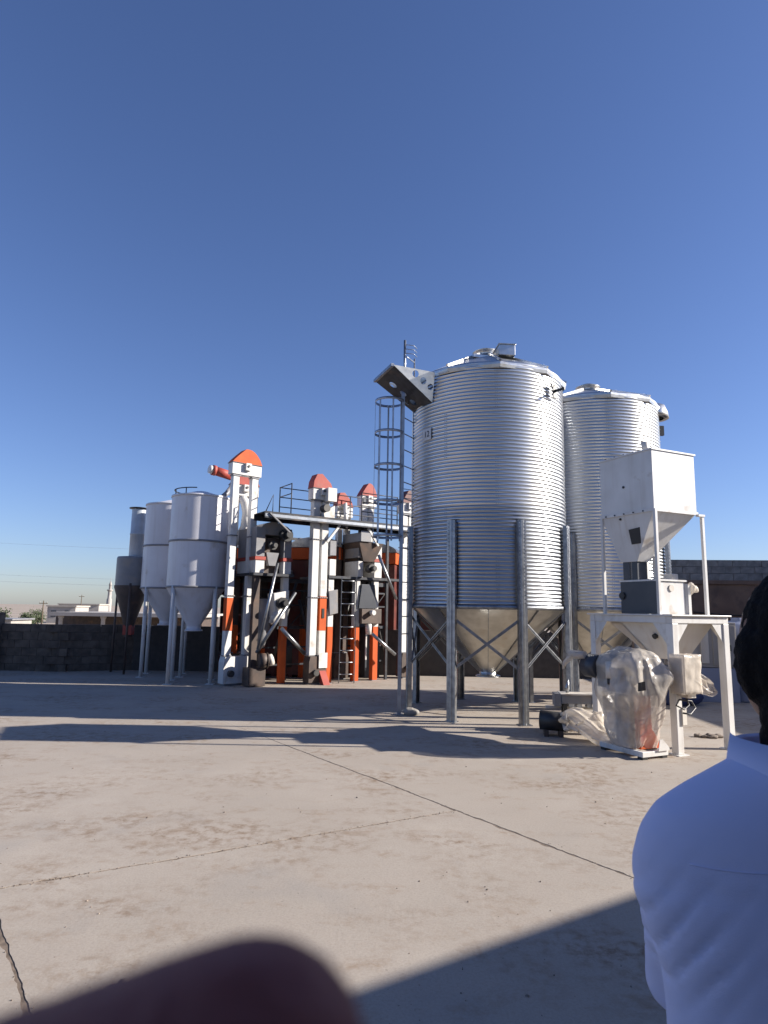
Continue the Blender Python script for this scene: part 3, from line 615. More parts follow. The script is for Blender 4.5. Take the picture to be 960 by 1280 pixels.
# ------------------------------------------------------------------ bucket elevators
ROT = R(36)
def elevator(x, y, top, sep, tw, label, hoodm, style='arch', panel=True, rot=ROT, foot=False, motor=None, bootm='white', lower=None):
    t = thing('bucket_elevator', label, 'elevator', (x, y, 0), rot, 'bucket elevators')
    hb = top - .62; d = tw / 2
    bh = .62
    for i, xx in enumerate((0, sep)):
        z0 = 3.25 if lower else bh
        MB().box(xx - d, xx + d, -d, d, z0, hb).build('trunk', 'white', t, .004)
        if lower: MB().box(xx - d, xx + d, -d, d, bh, z0 - .002).build('trunk', lower, t, .004)  # lower trunk coloured dark, standing in for shade below the catwalk
        if i: MB().path([(xx + d + .02, -.03, bh + .1), (xx + d + .02, -.03, hb - .1), (xx + d + .03, -.03, hb + .1)], .014, 8).build('conduit', 'charcoal', t)
        bl = MB()
        for z in (1.95, 3.3):
            for q in (-.7, 0, .7): bl.path([(xx + q * d, -d - .02, z), (xx + q * d, -d - .03, z)], .008, 6)
        bl.build('flange_bolts', 'motor', t)['kind'] = 'stuff'
        fl_ = MB()
        for z in (bh + .02, 1.95, 3.3, hb - .03): 
            if z < hb: fl_.box(xx - d - .02, xx + d + .02, -d - .02, d + .02, z - .012, z + .012)
        setup(fl_.build('flange', 'grey', t), kind='stuff')
    a, b = -d - .025, sep + d + .025
    MB().prism([(a, .04), (b, .04), (b, .5), (b - .03, bh), (a + .03, bh), (a, .5)], -d - .05, d + .05).build('boot', bootm, t, .006)
    MB().box(a + .05, b - .05, -d - .02, d + .02, 0, .04).build('base_frame', 'grey', t)
    MB().path([(a + .16, -d - .05, .26), (a + .16, -d - .13, .26)], .07, 14).build('boot_bearing', 'motor', t)
    hd = d + .035
    MB().box(a - .03, b + .03, -hd, hd, hb, hb + .27).build('head_box', 'white', t, .004)
    zh = hb + .272
    if style == 'arch':
        n_ = 14; poly = [(a - .04, zh)] + [(a - .04 + (b - a + .08) * k / n_, zh + .34 * min(1.25 * (k / n_) ** .85 / .62, 1) * (1 if k / n_ < .5 else max(0, 1 - ((k / n_ - .5) / .52) ** 2.4)) * (.94 + .06 * sin(pi * k / n_))) for k in range(1, n_)] + [(b + .04, zh)]
    else:
        m_ = (a + b) / 2 - .05; poly = [(a - .04, zh), (a - .02, zh + .16), (m_ - .12, zh + .33), (m_ + .02, zh + .35), (b - .02, zh + .14), (b + .04, zh)]
    hd_ = MB(); hd_.prism(poly, -hd - .012, hd + .012); hd_.build('hood', hoodm, t, .004)
    MB().box(a - .045, b + .045, -hd - .02, hd + .02, zh - .012, zh).build('hood_flange', 'charcoal', t)
    MB().path([((a + b) / 2, -hd - .1, hb + .2), ((a + b) / 2, hd + .1, hb + .2)], .03, 10).build('head_shaft', 'motor', t)
    MB().box((a + b) / 2 - .07, (a + b) / 2 + .07, -hd - .08, -hd, hb + .1, hb + .27).build('bearing_box', 'white', t, .004)
    if motor:
        mx, mz = motor
        mo = MB(); mo.path([(mx, .05, mz), (mx - .42, .0, mz + .06)], .11, 18); mo.path([(mx - .42, 0, mz + .06), (mx - .5, 0, mz + .07)], .125, 18)
        mo.build('motor', 'red', t); fn_ = MB(); fn_.path([(mx - .5, 0, mz + .07), (mx - .58, 0, mz + .08)], .1, 18); fn_.build('fan_cowl', 'white', t)
    if panel:
        MB().box(panel[0] - d - .004, panel[0] + d + .004, -d - .006, -d, panel[1], panel[2]).box(panel[0] - d - .006, panel[0] - d, -d, d, panel[1], panel[2]).build('inspection_panel', 'orange', t)
        if foot: MB().prism([(panel[0] - .03, panel[1] + .28), (panel[0] + .03, panel[1] + .28), (panel[0] + .03, panel[1] + .5), (panel[0] - .03, panel[1] + .5)], -d - .02, -d - .0065).build('window', 'black', t)
    if foot: MB().hexa([(sep - d, -d - .28, 0), (sep + d, -d - .28, 0), (sep + d, -d - .12, 0), (sep - d, -d - .12, 0)], [(sep - d, -d - .06, .3), (sep + d, -d - .06, .3), (sep + d, -d - .05, .3), (sep - d, -d - .05, .3)]).build('foot', 'red', t)
    return t
elevator(-3.43, 14.42, 5.33, .48, .15, 'tall white elevator with orange arched hood right of the white silos', 'orange', 'arch', (0, 1.18, 1.9), rot=R(40))
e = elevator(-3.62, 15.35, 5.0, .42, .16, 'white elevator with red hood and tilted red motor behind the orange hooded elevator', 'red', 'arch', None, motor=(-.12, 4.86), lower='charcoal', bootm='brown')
sp_ = MB(); sp_.path([(-.1, -.1, 4.62), (-.35, -.3, 4.35), (-.62, -.42, 4.1)], [.07, .06, .06], 12); sp_.build('spout', 'grey', e)
sp_ = MB(); sp_.path([(.1, -.12, 4.35), (.2, -.16, 4.2), (.25, -.18, 3.95), (.2, -.16, 3.6), (.0, -.12, 3.2)], [.1, .12, .12, .1, .08], 12); sp_.build('spout', 'white', e)
e2 = elevator(-1.62, 14.95, 4.86, .24, .17, 'white elevator with peaked red hood beside the catwalk', 'red', 'peak', (.24, 1.2, 1.98), foot=True, bootm='brown')
MB().box(.16, .40, -.30, -.14, 4.2, 4.52).build('drive_guard', 'white', e2, .005)
MB().path([(.12, -.15, 4.02), (.12, -.34, 4.02)], .09, 16).build('motor', 'motor', e2)
MB().prism([(.1, 3.95), (.4, 4.12), (.4, 3.8), (.14, 3.72)], -.22, .1).build('chute', 'white', e2)
MB().box(.13, .35, -.165, -.15, .36, .7).build('boot_plate', 'white', e2)
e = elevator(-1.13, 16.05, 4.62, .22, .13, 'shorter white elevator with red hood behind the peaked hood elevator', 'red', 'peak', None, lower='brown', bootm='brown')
MB().path([(-.05, -.13, 4.2), (-.02, -.3, 4.3), (0, -.3, 3.95), (.1, -.2, 3.6)], .05, 10).build('spout', 'white', e)
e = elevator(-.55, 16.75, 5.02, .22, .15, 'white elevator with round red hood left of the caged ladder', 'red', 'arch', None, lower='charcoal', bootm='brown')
MB().box(-.1, -.01, -.15, -.135, 4.46, 4.62).build('window', 'charcoal', e)
elevator(.52, 16.6, 4.82, .2, .15, 'white elevator with dark red hood behind the caged ladder', 'darkred', 'arch', None, bootm='brown')

# ------------------------------------------------------------------ catwalk
ca = thing('catwalk', 'dark steel catwalk with pipe railings linking the elevators', 'catwalk', (-2.62, 14.0, 3.80), atan2(2.28, 3.45))
LN = 4.5
MB().box(0, LN, 0, .05, -.13, 0).build('beam', 'steel_dark', ca); MB().box(0, LN, .62, .67, -.13, 0).build('beam', 'steel_dark', ca)
MB().box(0, LN, -.006, .0, -.1, -.035).build('edge_strip', 'steel_blue', ca)
MB().box(0, LN, .0, .67, .003, .018).build('deck', 'steel_dark', ca)
for k in range(7): MB().box(.25 + k * .66, .31 + k * .66, .05, .62, -.1, -.02).build('joist', 'steel_dark', ca)
for k, (x, yy) in enumerate(((.62, .015), (.62, .655), (1.6, .655), (2.55, .655), (3.4, .655), (4.3, .655), (2.5, .015), (3.55, .015))):
    MB().path([(x, yy, .0), (x, yy, .72)], .014, 8).build('rail_post', 'steel_dark', ca)
for z in (.25, .48, .71):
    MB().path([(.62, .655, z), (LN - .2, .655, z)], .012, 8).build('rail', 'steel_dark', ca)
    if z != .25: MB().path([(.62, .015, z), (.62, .655, z)], .012, 8).build('rail', 'steel_dark', ca)
    MB().path([(2.5, .015, z), (3.55, .015, z)], .012, 8).build('rail', 'steel_dark', ca)
for x0, x1 in ((1.95, 1.62), (2.75, 3.05), (3.9, 4.15)): MB().bar((x0, .1, -.13), (x1, .1, -.55), .05, .05).build('strut', 'white', ca)
MB().bar((.1, -.02, -.02), (.6, -.02, -.42), .05, .03).build('strut', 'grey', ca)
MB().path([(.12, .3, .02), (.3, .3, .45), (.3, .3, .02)], .012, 6).build('handrail_end', 'steel_dark', ca)
for x in (2.62, 3.45): MB().box(x, x + .06, .3, .36, -3.80, -.13).build('column', 'steel_dark', ca)

# ------------------------------------------------------------------ grain cleaners (frame, screen box, fans, pipes)
def post(t, x, y, h, z_or=1.28, w_=.072):
    o = MB().box(x - w_, x + w_, y - w_, y + w_, .012, z_or).build('post', 'orange', t, .004)
    MB().box(x - w_ + .001, x + w_ - .001, y - w_ + .001, y + w_ - .001, z_or + .002, h).build('post', 'white' if y < .5 else 'brown', t, .004)
    MB().box(x - w_ - .04, x + w_ + .04, y - w_ - .04, y + w_ + .04, 0, .012).build('foot_plate', 'grey', t)
def fan(mb, c, r, n_=(0, -1, 0)):
    c = V(c); n_ = V(n_); mb.path([c, c + n_ * .16], r, 20); mb.path([c + n_ * .16, c + n_ * .18], [r * 1.08, r * 1.08], 20); mb.path([c + n_ * .18, c + n_ * .3], [r * .6, r * .55], 16)
g1 = thing('grain_cleaner', 'grain cleaner with grey rounded top and orange post between two elevators', 'machine', (-2.28, 14.95, 0), ROT, 'grain cleaners')
post(g1, 0, 0, 2.4); post(g1, 0, 1.1, 2.4); post(g1, -.72, 1.1, 2.4)
MB().box(-.79, -.65, -.07, .07, .012, 2.4).build('post', 'brown', g1, .004)  # red post coloured brown to carry the shade on it
MB().box(-.86, .16, -.16, 1.2, 2.41, 2.47).build('platform', 'steel_dark', g1)
for x0, x1 in ((-.8, -.58), (-.1, .1)):
    MB().box(x0, x1, -.1, .9, 2.475, 2.76).build('support_box', 'white', g1, .004)
    MB().box(x0 - .02, x1 + .02, -.12, .92, 2.765, 2.84).build('red_band', 'red', g1)
    MB().box(x0, x1, -.09, .9, 2.845, 3.52).build('side_casing', 'grey', g1, .006)
MB().box(-.57, -.11, .1, .86, 2.48, 3.3).build('screen_box', 'brown', g1)
dr = MB(); dr.prism([(-.62 + .26 - .36 * cos(pi * k / 16), 3.36 + .30 * sin(pi * k / 16)) for k in range(17)], -.06, .9); dr.build('rounded_top', 'grey', g1)
dr = MB(); dr.prism([(-.08 - .2 * cos(pi * k / 12), 3.4 + .2 * sin(pi * k / 12)) for k in range(13)], -.02, .9); dr.build('rounded_top', 'white', g1)
mb = MB(); fan(mb, (-.12, -.1, 3.36), .14); mb.build('fan_motor', 'black', g1)
mb = MB(); fan(mb, (-.42, -.02, 3.1), .09); mb.build('fan_motor', 'motor', g1)
MB().prism([(-.52, 2.95), (-.2, 2.95), (-.28, 2.65), (-.44, 2.65)], -.05, .1).build('chute', 'grey', g1)
MB().prism([(-.32, 2.02), (.06, 2.1), (.06, 1.62), (-.04, 1.45), (-.28, 1.48)], -.13, .2).build('blower_housing', 'white', g1, .006)
mb = MB(); fan(mb, (-.16, -.14, 1.8), .12); mb.build('fan_motor', 'black', g1)
MB().path([(-.35, -.12, 1.35), (-.3, -.14, 1.55), (-.12, -.14, 1.6)], [.07, .08, .06], 12).build('duct', 'white', g1)
MB().path([(-.35, .3, 1.9), (-.35, .3, 1.2), (-.5, .1, .85)], [.2, .16, .1], 14).build('duct', 'grey', g1)
MB().path([(.12, -.32, 2.05), (-.78, -.32, .72)], .04, 10).build('pipe', 'galv_leg', g1)
MB().path([(-.35, -.3, 2.7), (-.76, -.34, .8)], .035, 10).build('pipe', 'galv_leg', g1)
MB().path([(-.22, -.35, 1.25), (.42, -.3, .68)], .045, 10).build('pipe', 'galv_leg', g1)
mb = MB(); fan(mb, (-.7, -.3, .55), .16, (1, -.2, 0)); mb.build('gear_motor', 'brown', g1)
MB().path([(-.5, -.34, .55), (-.4, -.36, .58)], .12, 18).build('fan_cowl', 'cream', g1)
MB().box(-.95, -.55, -.34, -.02, .012, .4).build('drive_base', 'brown', g1, .006)  # red base coloured brown, shade put into the colour

g2 = thing('grain_cleaner', 'grain cleaner with dark hopper and ladder between orange posts', 'machine', (-.2, 16.0, 0), ROT, 'grain cleaners')
post(g2, 0, 0, 2.4); post(g2, -.55, 0, 2.4); post(g2, -1.3, .0, 2.4); post(g2, 0, 1.2, 2.4); post(g2, -1.3, 1.2, 2.4)
MB().box(-1.4, .75, -.12, 1.3, 2.41, 2.47).build('platform', 'steel_dark', g2)
for x0, x1 in ((-1.37, -1.2), (-.56, -.42), (-.08, .14)):
    MB().box(x0, x1, -.09, .9, 2.475, 2.86).build('support_box', 'white', g2, .004)
    MB().box(x0, x1, -.085, .9, 2.95, 3.3).build('side_casing', 'grey' if x0 < -.2 else 'white', g2, .004)
MB().box(-.1, .16, -.11, .92, 2.865, 2.94).build('red_band', 'red', g2)
MB().hexa([(-.42, -.1, 2.86), (-.1, -.1, 2.86), (-.1, .8, 2.86), (-.42, .8, 2.86)], [(-.62, -.2, 3.32), (.1, -.2, 3.32), (.1, .9, 3.32), (-.62, .9, 3.32)]).build('hopper', 'brown', g2)
MB().box(-.6, -.3, -.24, .6, 3.33, 3.55).build('feed_box', 'grey', g2, .006)
mb = MB(); fan(mb, (-.3, -.14, 2.68), .1); mb.build('fan_motor', 'motor', g2)
MB().prism([(-.46, 2.3), (-.08, 2.3), (.0, 1.72), (-.54, 1.72)], -.12, .3).build('screen_hopper', 'charcoal', g2, .006)
MB().box(-.5, .08, -.2, .3, 1.36, 1.71).build('screen_box', 'brown', g2, .006)
MB().path([(-.24, -.22, 1.62), (-.24, -.34, 1.62)], .06, 12).build('bearing', 'white', g2)
MB().path([(-.24, -.1, 1.42), (-.24, -.12, 1.1)], [.09, .07], 14).build('outlet', 'white', g2)
MB().path([(-.26, -.3, 1.12), (.38, -.38, .62)], .04, 10).build('pipe', 'galv_leg', g2)
MB().path([(-.14, -.34, 3.02), (.42, -.34, 1.96)], .04, 10).build('pipe', 'galv_leg', g2)
MB().prism([(-1.4, 2.1), (-1.16, 2.15), (-1.14, 1.6), (-1.36, 1.55)], -.14, .1).build('blower_housing', 'grey', g2, .006)
MB().box(-.3, -.27, -.1, -.07, .5, 1.05).build('drain', 'white', g2)
MB().box(.1, .55, .5, .9, .0, 1.25).build('control_cabinet', 'charcoal', g2, .006)
fr = thing('steel_framework', 'black steel framework of posts, beams and braces around the grain cleaners', 'framework', (-2.95, 14.75, 0), ROT)
FX, FY = (0, 1.05, 2.1, 3.15, 4.1), (.35, 1.6)
for x in FX:
    for y in FY: MB().box(x - .03, x + .03, y - .03, y + .03, .0, 3.55 if y > 1 else 2.44).build('post', 'steel_dark', fr)
for y in FY:
    for z in (1.2, 2.3) + ((3.5,) if y > 1 else ()): MB().box(-.03, 4.13, y - .022, y + .022, z, z + .07).build('beam', 'steel_dark', fr)
for k in range(4):
    MB().bar((FX[k], .31, 1.2), (FX[k + 1], .31, 2.3), .03, .02).build('brace', 'steel_dark', fr); MB().bar((FX[k + 1], 1.56, .1), (FX[k], 1.56, 1.2), .03, .02).build('brace', 'steel_dark', fr)
    MB().bar((FX[k], 1.56, 2.35), (FX[k + 1], 1.56, 3.5), .03, .02).build('brace', 'steel_dark', fr)
for k in range(5): MB().box(-.1, 4.2, 1.62 + .01 * k, 1.64 + .01 * k, .15 + k * .46, .56 + k * .46).build('back_panel', 'brown' if k % 2 else 'darkred', fr)
for x, y, r_ in ((.5, .9, .16), (1.5, 1.0, .2), (2.6, .9, .18), (3.6, 1.0, .16)):
    MB().path([(x, y, .25), (x, y, 1.05)], r_, 18).build('drum', 'charcoal', fr); MB().path([(x - .1, y - .1, 2.5), (x + .2, y, 3.1), (x + .2, y, 3.5)], .07, 12).build('spout', 'grey', fr)
for x, z0, z1 in ((.7, .6, 2.3), (1.3, 1.9, .4), (2.35, .5, 2.2), (3.4, 2.1, .5)): MB().path([(x, .22, z0), (x + .5, .2, z1)], .035, 10).build('pipe', 'motor', fr)
for x in (.25, 1.6, 2.9): MB().box(x, x + .5, .45, .9, 1.3, 1.95).build('gear_case', 'brown', fr, .01); MB().path([(x + .25, .45, 1.6), (x + .25, .3, 1.6)], .13, 16).build('pulley', 'motor', fr)
for z in (.35, .75, 1.75, 2.1): MB().box(-.02, 4.12, .30, .318, z, z + .04).build('guard_rail', 'steel_dark', fr)
MB().box(0, 4.1, .33, 1.55, 2.372, 2.4).build('deck', 'steel_dark', fr)
ld = thing('steel_ladder', 'plain steel ladder leaning to the lower platform between orange posts', 'ladder', (-.98, 15.2, 0), R(14))
for x in (0, .36): MB().bar((x, 0, 0), (x + .03, .1, 2.46), .035, .02).build('rail', 'galv_leg', ld)
for k in range(9): MB().path([(.0 + .003 * k, .012 + .011 * k, .2 + .27 * k), (.36 + .003 * k, .012 + .011 * k, .2 + .27 * k)], .012, 8).build('rung', 'galv_leg', ld)
# red seed dryers behind
def dryer(x, y, label, ln=1.9, wd=1.3, rot=R(-13)):
    t = thing('grain_dryer', label, 'dryer', (x, y, 0), rot, 'red grain dryers')
    MB().box(0, wd, 0, ln, .06, 2.9).build('housing', 'darkred', t, .008)
    MB().box(-.03, wd + .03, -.03, ln + .03, 2.92, 3.22).build('hood', 'orange', t, .008)
    for k in range(3): MB().box(-.05, -.032, .15 + k * .58, .6 + k * .58, 2.98, 3.16).build('hatch', 'orange', t, .004)
    rf = MB(); rf.prism([(-.06, 3.23)] + [(wd / 2 - (wd / 2 + .06) * cos(pi * k / 12), 3.23 + .26 * sin(pi * k / 12)) for k in range(1, 12)] + [(wd + .06, 3.23)], -.05, ln + .05); rf.build('roof', 'galv_leg', t)
    for xx in (.08, wd - .08):
        for yy in (.08, ln - .08): MB().box(xx - .06, xx + .06, yy - .06, yy + .06, 0, .45).build('leg', 'darkred', t)
    for k in range(4): MB().box(-.02, -.003, .05, ln - .05, .7 + k * .55, .76 + k * .55).build('stiffener', 'darkred', t)
dryer(-2.35, 16.3, 'red dryer with rounded grey roof behind the peaked hood elevator')
dryer(-.95, 17.6, 'red dryer with rounded grey roof seen beside the plain ladder')
dryer(.5, 17.9, 'red dryer with rounded grey roof seen behind the caged ladder')
dryer(-3.9, 16.7, 'red dryer with rounded grey roof behind the orange hooded elevator', 1.5)

# ------------------------------------------------------------------ white mixer stand at right
T = thing('hopper_stand', 'white steel stand carrying a square white hopper and mixer box', 'machine', (3.64, 8.14, 0), R(24.9))
A_, B_ = 1.036, 1.45; lw = .05
for x, y in ((lw, lw), (A_ - lw, lw), (lw, B_ - lw), (A_ - lw, B_ - lw)):
    mb = MB().box(x - lw, x + lw, y - lw, y + lw, .012, 1.59); mb.build('leg', 'white', T, .005)
    MB().box(x - lw - .04, x + lw + .04, y - lw - .04, y + lw + .04, 0, .011).build('foot_plate', 'white', T)
for a in ((0, A_, .003, .097), (0, A_, B_ - .097, B_ - .003)): MB().box(a[0], a[1], a[2], a[3], 1.592, 1.68).build('beam', 'white', T, .004)
for a in ((.003, .097), (A_ - .097, A_ - .003)): MB().box(a[0], a[1], .1, B_ - .1, 1.592, 1.68).build('beam', 'white', T, .004)
MB().box(-.03, A_ + .03, -.03, B_ + .03, 1.682, 1.70).build('top_plate', 'white', T, .003)
def gus(x0, y0, dx, dy, s=.2):
    mb = MB(); tt = .008
    if dx: mb.prism([(x0, 1.59), (x0 + dx * s, 1.59), (x0, 1.59 - s * 1.25)], y0 - tt / 2, y0 + tt / 2, 'y')
    else: mb.prism([(y0, 1.59), (y0 + dy * s, 1.59), (y0, 1.59 - s * 1.25)], x0 - tt / 2, x0 + tt / 2, 'x')
    mb.build('gusset', 'white', T)
gus(.1, .02, 1, 0); gus(A_ - .1, .02, -1, 0); gus(.02, .1, 0, 1, .22); gus(.02, B_ - .1, 0, -1, .22); gus(A_ - .02, .1, 0, 1); gus(.1, B_ - .02, 1, 0)
hx0, hx1, hy0, hy1 = .055, .865, .25, 1.21; zb_, zt_ = 3.09, 3.9
MB().box(hx0, hx1, hy0, hy1, zb_, zt_).build('hopper_box', 'white', T, .004)
MB().box(hx0 - .012, hx1 + .02, hy0 - .015, hy1 + .015, zt_, zt_ + .022).build('hopper_rim', 'white', T)
MB().hexa([(.17, .68, 2.42), (.39, .68, 2.42), (.39, .98, 2.42), (.17, .98, 2.42)], [(hx0, hy0, zb_ - .003), (hx1, hy0, zb_ - .003), (hx1, hy1, zb_ - .003), (hx0, hy1, zb_ - .003)]).build('hopper_cone', 'white', T)
MB().box(hx0 - .014, hx1 + .014, hy0 - .014, hy0 - .002, zb_ - .03, zb_ + .012).box(hx0 - .014, hx0 - .002, hy0, hy1, zb_ - .03, zb_ + .012).build('rim_angle', 'white', T)
# window on the sloping left face
def on_cone(u, z): f = (zb_ - z) / (zb_ - 2.42); x = hx0 + (.17 - hx0) * f; return x, (hy0 + (.68 - hy0) * f) * (1 - u) + (hy1 + (.98 - hy1) * f) * u
def cone_pt(u, z, o_=.008): x, y = on_cone(u, z); return V((x - o_, y, z - o_ * .4))
q = [cone_pt(.46, 2.86), cone_pt(.20, 2.875), cone_pt(.06, 2.66), cone_pt(.36, 2.655)]
cw = MB(); cw.add(q + [p + V((.02, 0, .01)) for p in q], [(0, 1, 2, 3), (7, 6, 5, 4)] + [(i, i + 4, (i + 1) % 4 + 4, (i + 1) % 4) for i in range(4)]); cw.build('sight_window', 'black', T)
for u, z in ((.62, 3.02), (.0, 0)):
    if z: c = cone_pt(u, z, .004); MB().path([c, c + V((-.015, 0, -.006))], .016, 10).build('bolt_hole', 'black', T)
MB().path([(hx0 - .002, .76, 3.46), (hx0 - .014, .76, 3.46)], .018, 10).build('bolt_hole', 'black', T)
for k in range(5): MB().path([(hx0 - .014, .42 + k * .17, zb_ - .012), (hx0 - .026, .42 + k * .17, zb_ - .012)], .011, 8).build('bolt', 'charcoal', T)
for k in range(4): MB().path([(hx0 + .05, .62 + k * .17, zt_ + .02), (hx0 + .05, .62 + k * .17, zt_ + .05)], .014, 8).build('bolt', 'charcoal', T)
MB().path([(.3, .55, zt_), (.26, .55, zt_ + .2)], .05, 14).build('filler_pipe', 'cream', T)
MB().box(.19, .37, .70, .96, 2.168, 2.42).build('neck', 'charcoal', T)
MB().box(.19, .215, .8, .84, 2.168, 2.5).build('bracket', 'cream', T); MB().box(.43, .49, .6, .66, 2.168, 2.5).build('side_channel', 'white', T)
for x, y, z1 in ((.05, .23, zb_), (A_ - .10, .23, zb_ - .03), (.06, 1.2, zb_), (A_ - .12, 1.2, zb_)):
    MB().bar((x, y, 1.70), (x, y, z1), .04, .04).build('hopper_post', 'white', T)
MB().box(.84, A_ - .07, .2, .25, zb_ - .05, zb_ - .02).build('post_bracket', 'white', T)
# mixer box
MB().box(.17, .66, .34, .98, 1.703, 2.14).build('mixer_box', 'white', T, .006)
MB().box(.155, .168, .33, .99, 1.71, 2.17).build('mixer_door', 'charcoal', T, .004)
MB().box(.15, .69, .32, 1.0, 2.142, 2.165).build('mixer_lid', 'white', T)
MB().box(.67, .73, .345, .95, 1.703, 2.12).build('side_flange', 'cream', T)
MB().box(.735, .80, .36, .9, 1.703, 2.1).build('side_flange', 'white', T)
MB().path([(.4, .338, 2.05), (.4, .326, 2.05)], .045, 18).build('port_plate', 'cream', T)
MB().path([(.13, .95, 1.95), (.155, .95, 1.95)], .05, 14).build('hinge_boss', 'black', T)
MB().box(.5, .62, .4, .55, 2.166, 2.25).build('gear_box', 'cream', T, .01)
# lower hopper
MB().hexa([(.3, .3, 1.12), (.6, .3, 1.12), (.6, .62, 1.12), (.3, .62, 1.12)], [(.11, .12, 1.588), (.9, .12, 1.588), (.9, 1.18, 1.588), (.11, 1.18, 1.588)]).build('lower_hopper', 'cream', T)
cc = V((.17, .42, 1.42)); MB().path([cc, cc + V((-.03, 0, -.012))], .035, 16).build('drain_plug', 'black', T)
q = [V((.12, .95, 1.57)), V((.12, 1.16, 1.57)), V((.285, .63, 1.16)), V((.285, .60, 1.16))]
MB().add([p + V((-.012, 0, -.004)) for p in q], [(0, 1, 2, 3)]).build('ochre_panel', 'rusty', T)
# wrapped fitting on the mixer side
random.seed(4)
def crumple(name, c, rx, ry, rz, amp, fr, m, parent, seed, n=26, mm=18):
    mb = MB(); ellipsoid(mb, (0, 0, 0), rx, ry, rz, n, mm)
    out = []
    for p in mb.v:
        p = V(p); d = noise.noise(p * fr + V((seed, 0, 0))); d2 = abs(noise.noise(p * fr * 2.1 + V((0, seed, 0)))); out.append(tuple(V(c) + p * (1 + amp * d + amp * .7 * (d2 - .2))))
    mb.v = out; return mb.build(name, m, parent)
crumple('plastic_wrap', (.86, .40, 2.06), .07, .07, .08, .6, 14, 'film', T, 3.0)
# wrapped control box on the near leg
cbx = thing('control_box', 'white plastic wrapped control box hung on the near stand leg', 'control box', (3.64, 8.14, 0), R(24.9))
MB().box(-.06, .21, -.19, -.012, .78, 1.19).build('casing', 'cream', cbx, .01)
mb = MB(); nn = 12
bx = bmesh.new(); bmesh.ops.create_cube(bx, size=1); bmesh.ops.subdivide_edges(bx, edges=bx.edges, cuts=14, use_grid_fill=True)
for v_ in bx.verts:
    p = V((v_.co.x * .30 + .075, v_.co.y * .205 - .10, v_.co.z * .46 + .985)); d = noise.noise(p * 13) * .016 + abs(noise.noise(p * 30)) * .012
    nrm_ = V((v_.co.x, v_.co.y, v_.co.z)).normalized(); v_.co = p + nrm_ * d + (V((0, 0, -.02)) * abs(noise.noise(V((p.x * 20, p.y * 20, 1)))) if v_.co.z < -.49 else V())
me = bpy.data.meshes.new('plastic_wrap'); bx.to_mesh(me); bx.free(); me.polygons.foreach_set('use_smooth', [True] * len(me.polygons)); link('plastic_wrap', me, 'film', cbx)
MB().box(.02, .16, -.16, -.02, .70, .775).build('terminal_block', 'cream', cbx)
MB().path([(.06, -.1, .7), (.02, -.17, .62), (-.1, -.2, .58), (-.16, -.14, .62), (-.06, -.1, .68), (.1, -.14, .66), (.14, -.16, .58), (.0, -.2, .52), (-.12, -.2, .54)], .011, 8).build('cable', 'black', cbx)
MB().box(.08, .15, -.02, .0, .36, .56).build('lower_terminal', 'cream', cbx)
# wrapped hammer mill in front of the stand
W_ = thing('hammer_mill', 'hammer mill wrapped in torn plastic film on a white base frame', 'machine', (3.09, 7.86, 0), R(24.9))
for a in ((0, .42, 0, .06), (0, .42, .64, .70), (0, .06, .06, .64), (.36, .42, .06, .64)): MB().box(*a, .03, .09).build('base_frame', 'white', W_, .004)
for x, y in ((.05, .05), (.37, .05), (.05, .65), (.37, .65)): MB().box(x - .04, x + .04, y - .04, y + .04, 0, .03).build('rubber_foot', 'black', W_)
MB().prism([(.1, .09), (.42, .09), (.42, .16), (.30, .32), (.30, .75), (.1, .75)], .12, .2).build('machine_stand', 'orange', W_, .006)
MB().box(.13, .18, .16, .54, .09, .7).build('machine_stand', 'brown', W_)
MB().prism([(.08, .72), (.44, .72), (.5, .95), (.4, 1.16), (.14, 1.18), (.06, .95)], .05, .62).build('housing', 'charcoal', W_, .01)
mb = MB(); mb.path([(.0, .62, 1.02), (.0, .86, 1.02)], .15, 20); mb.build('motor', 'charcoal', W_)
mb = MB(); mb.path([(-.04, .4, 1.1), (-.06, .38, .9)], [.075, .075], 16); mb.build('discharge_pipe', 'cream', W_); MB().path([(-.06, .38, .9), (-.062, .378, .83)], .06, 16).build('discharge_mouth', 'black', W_)
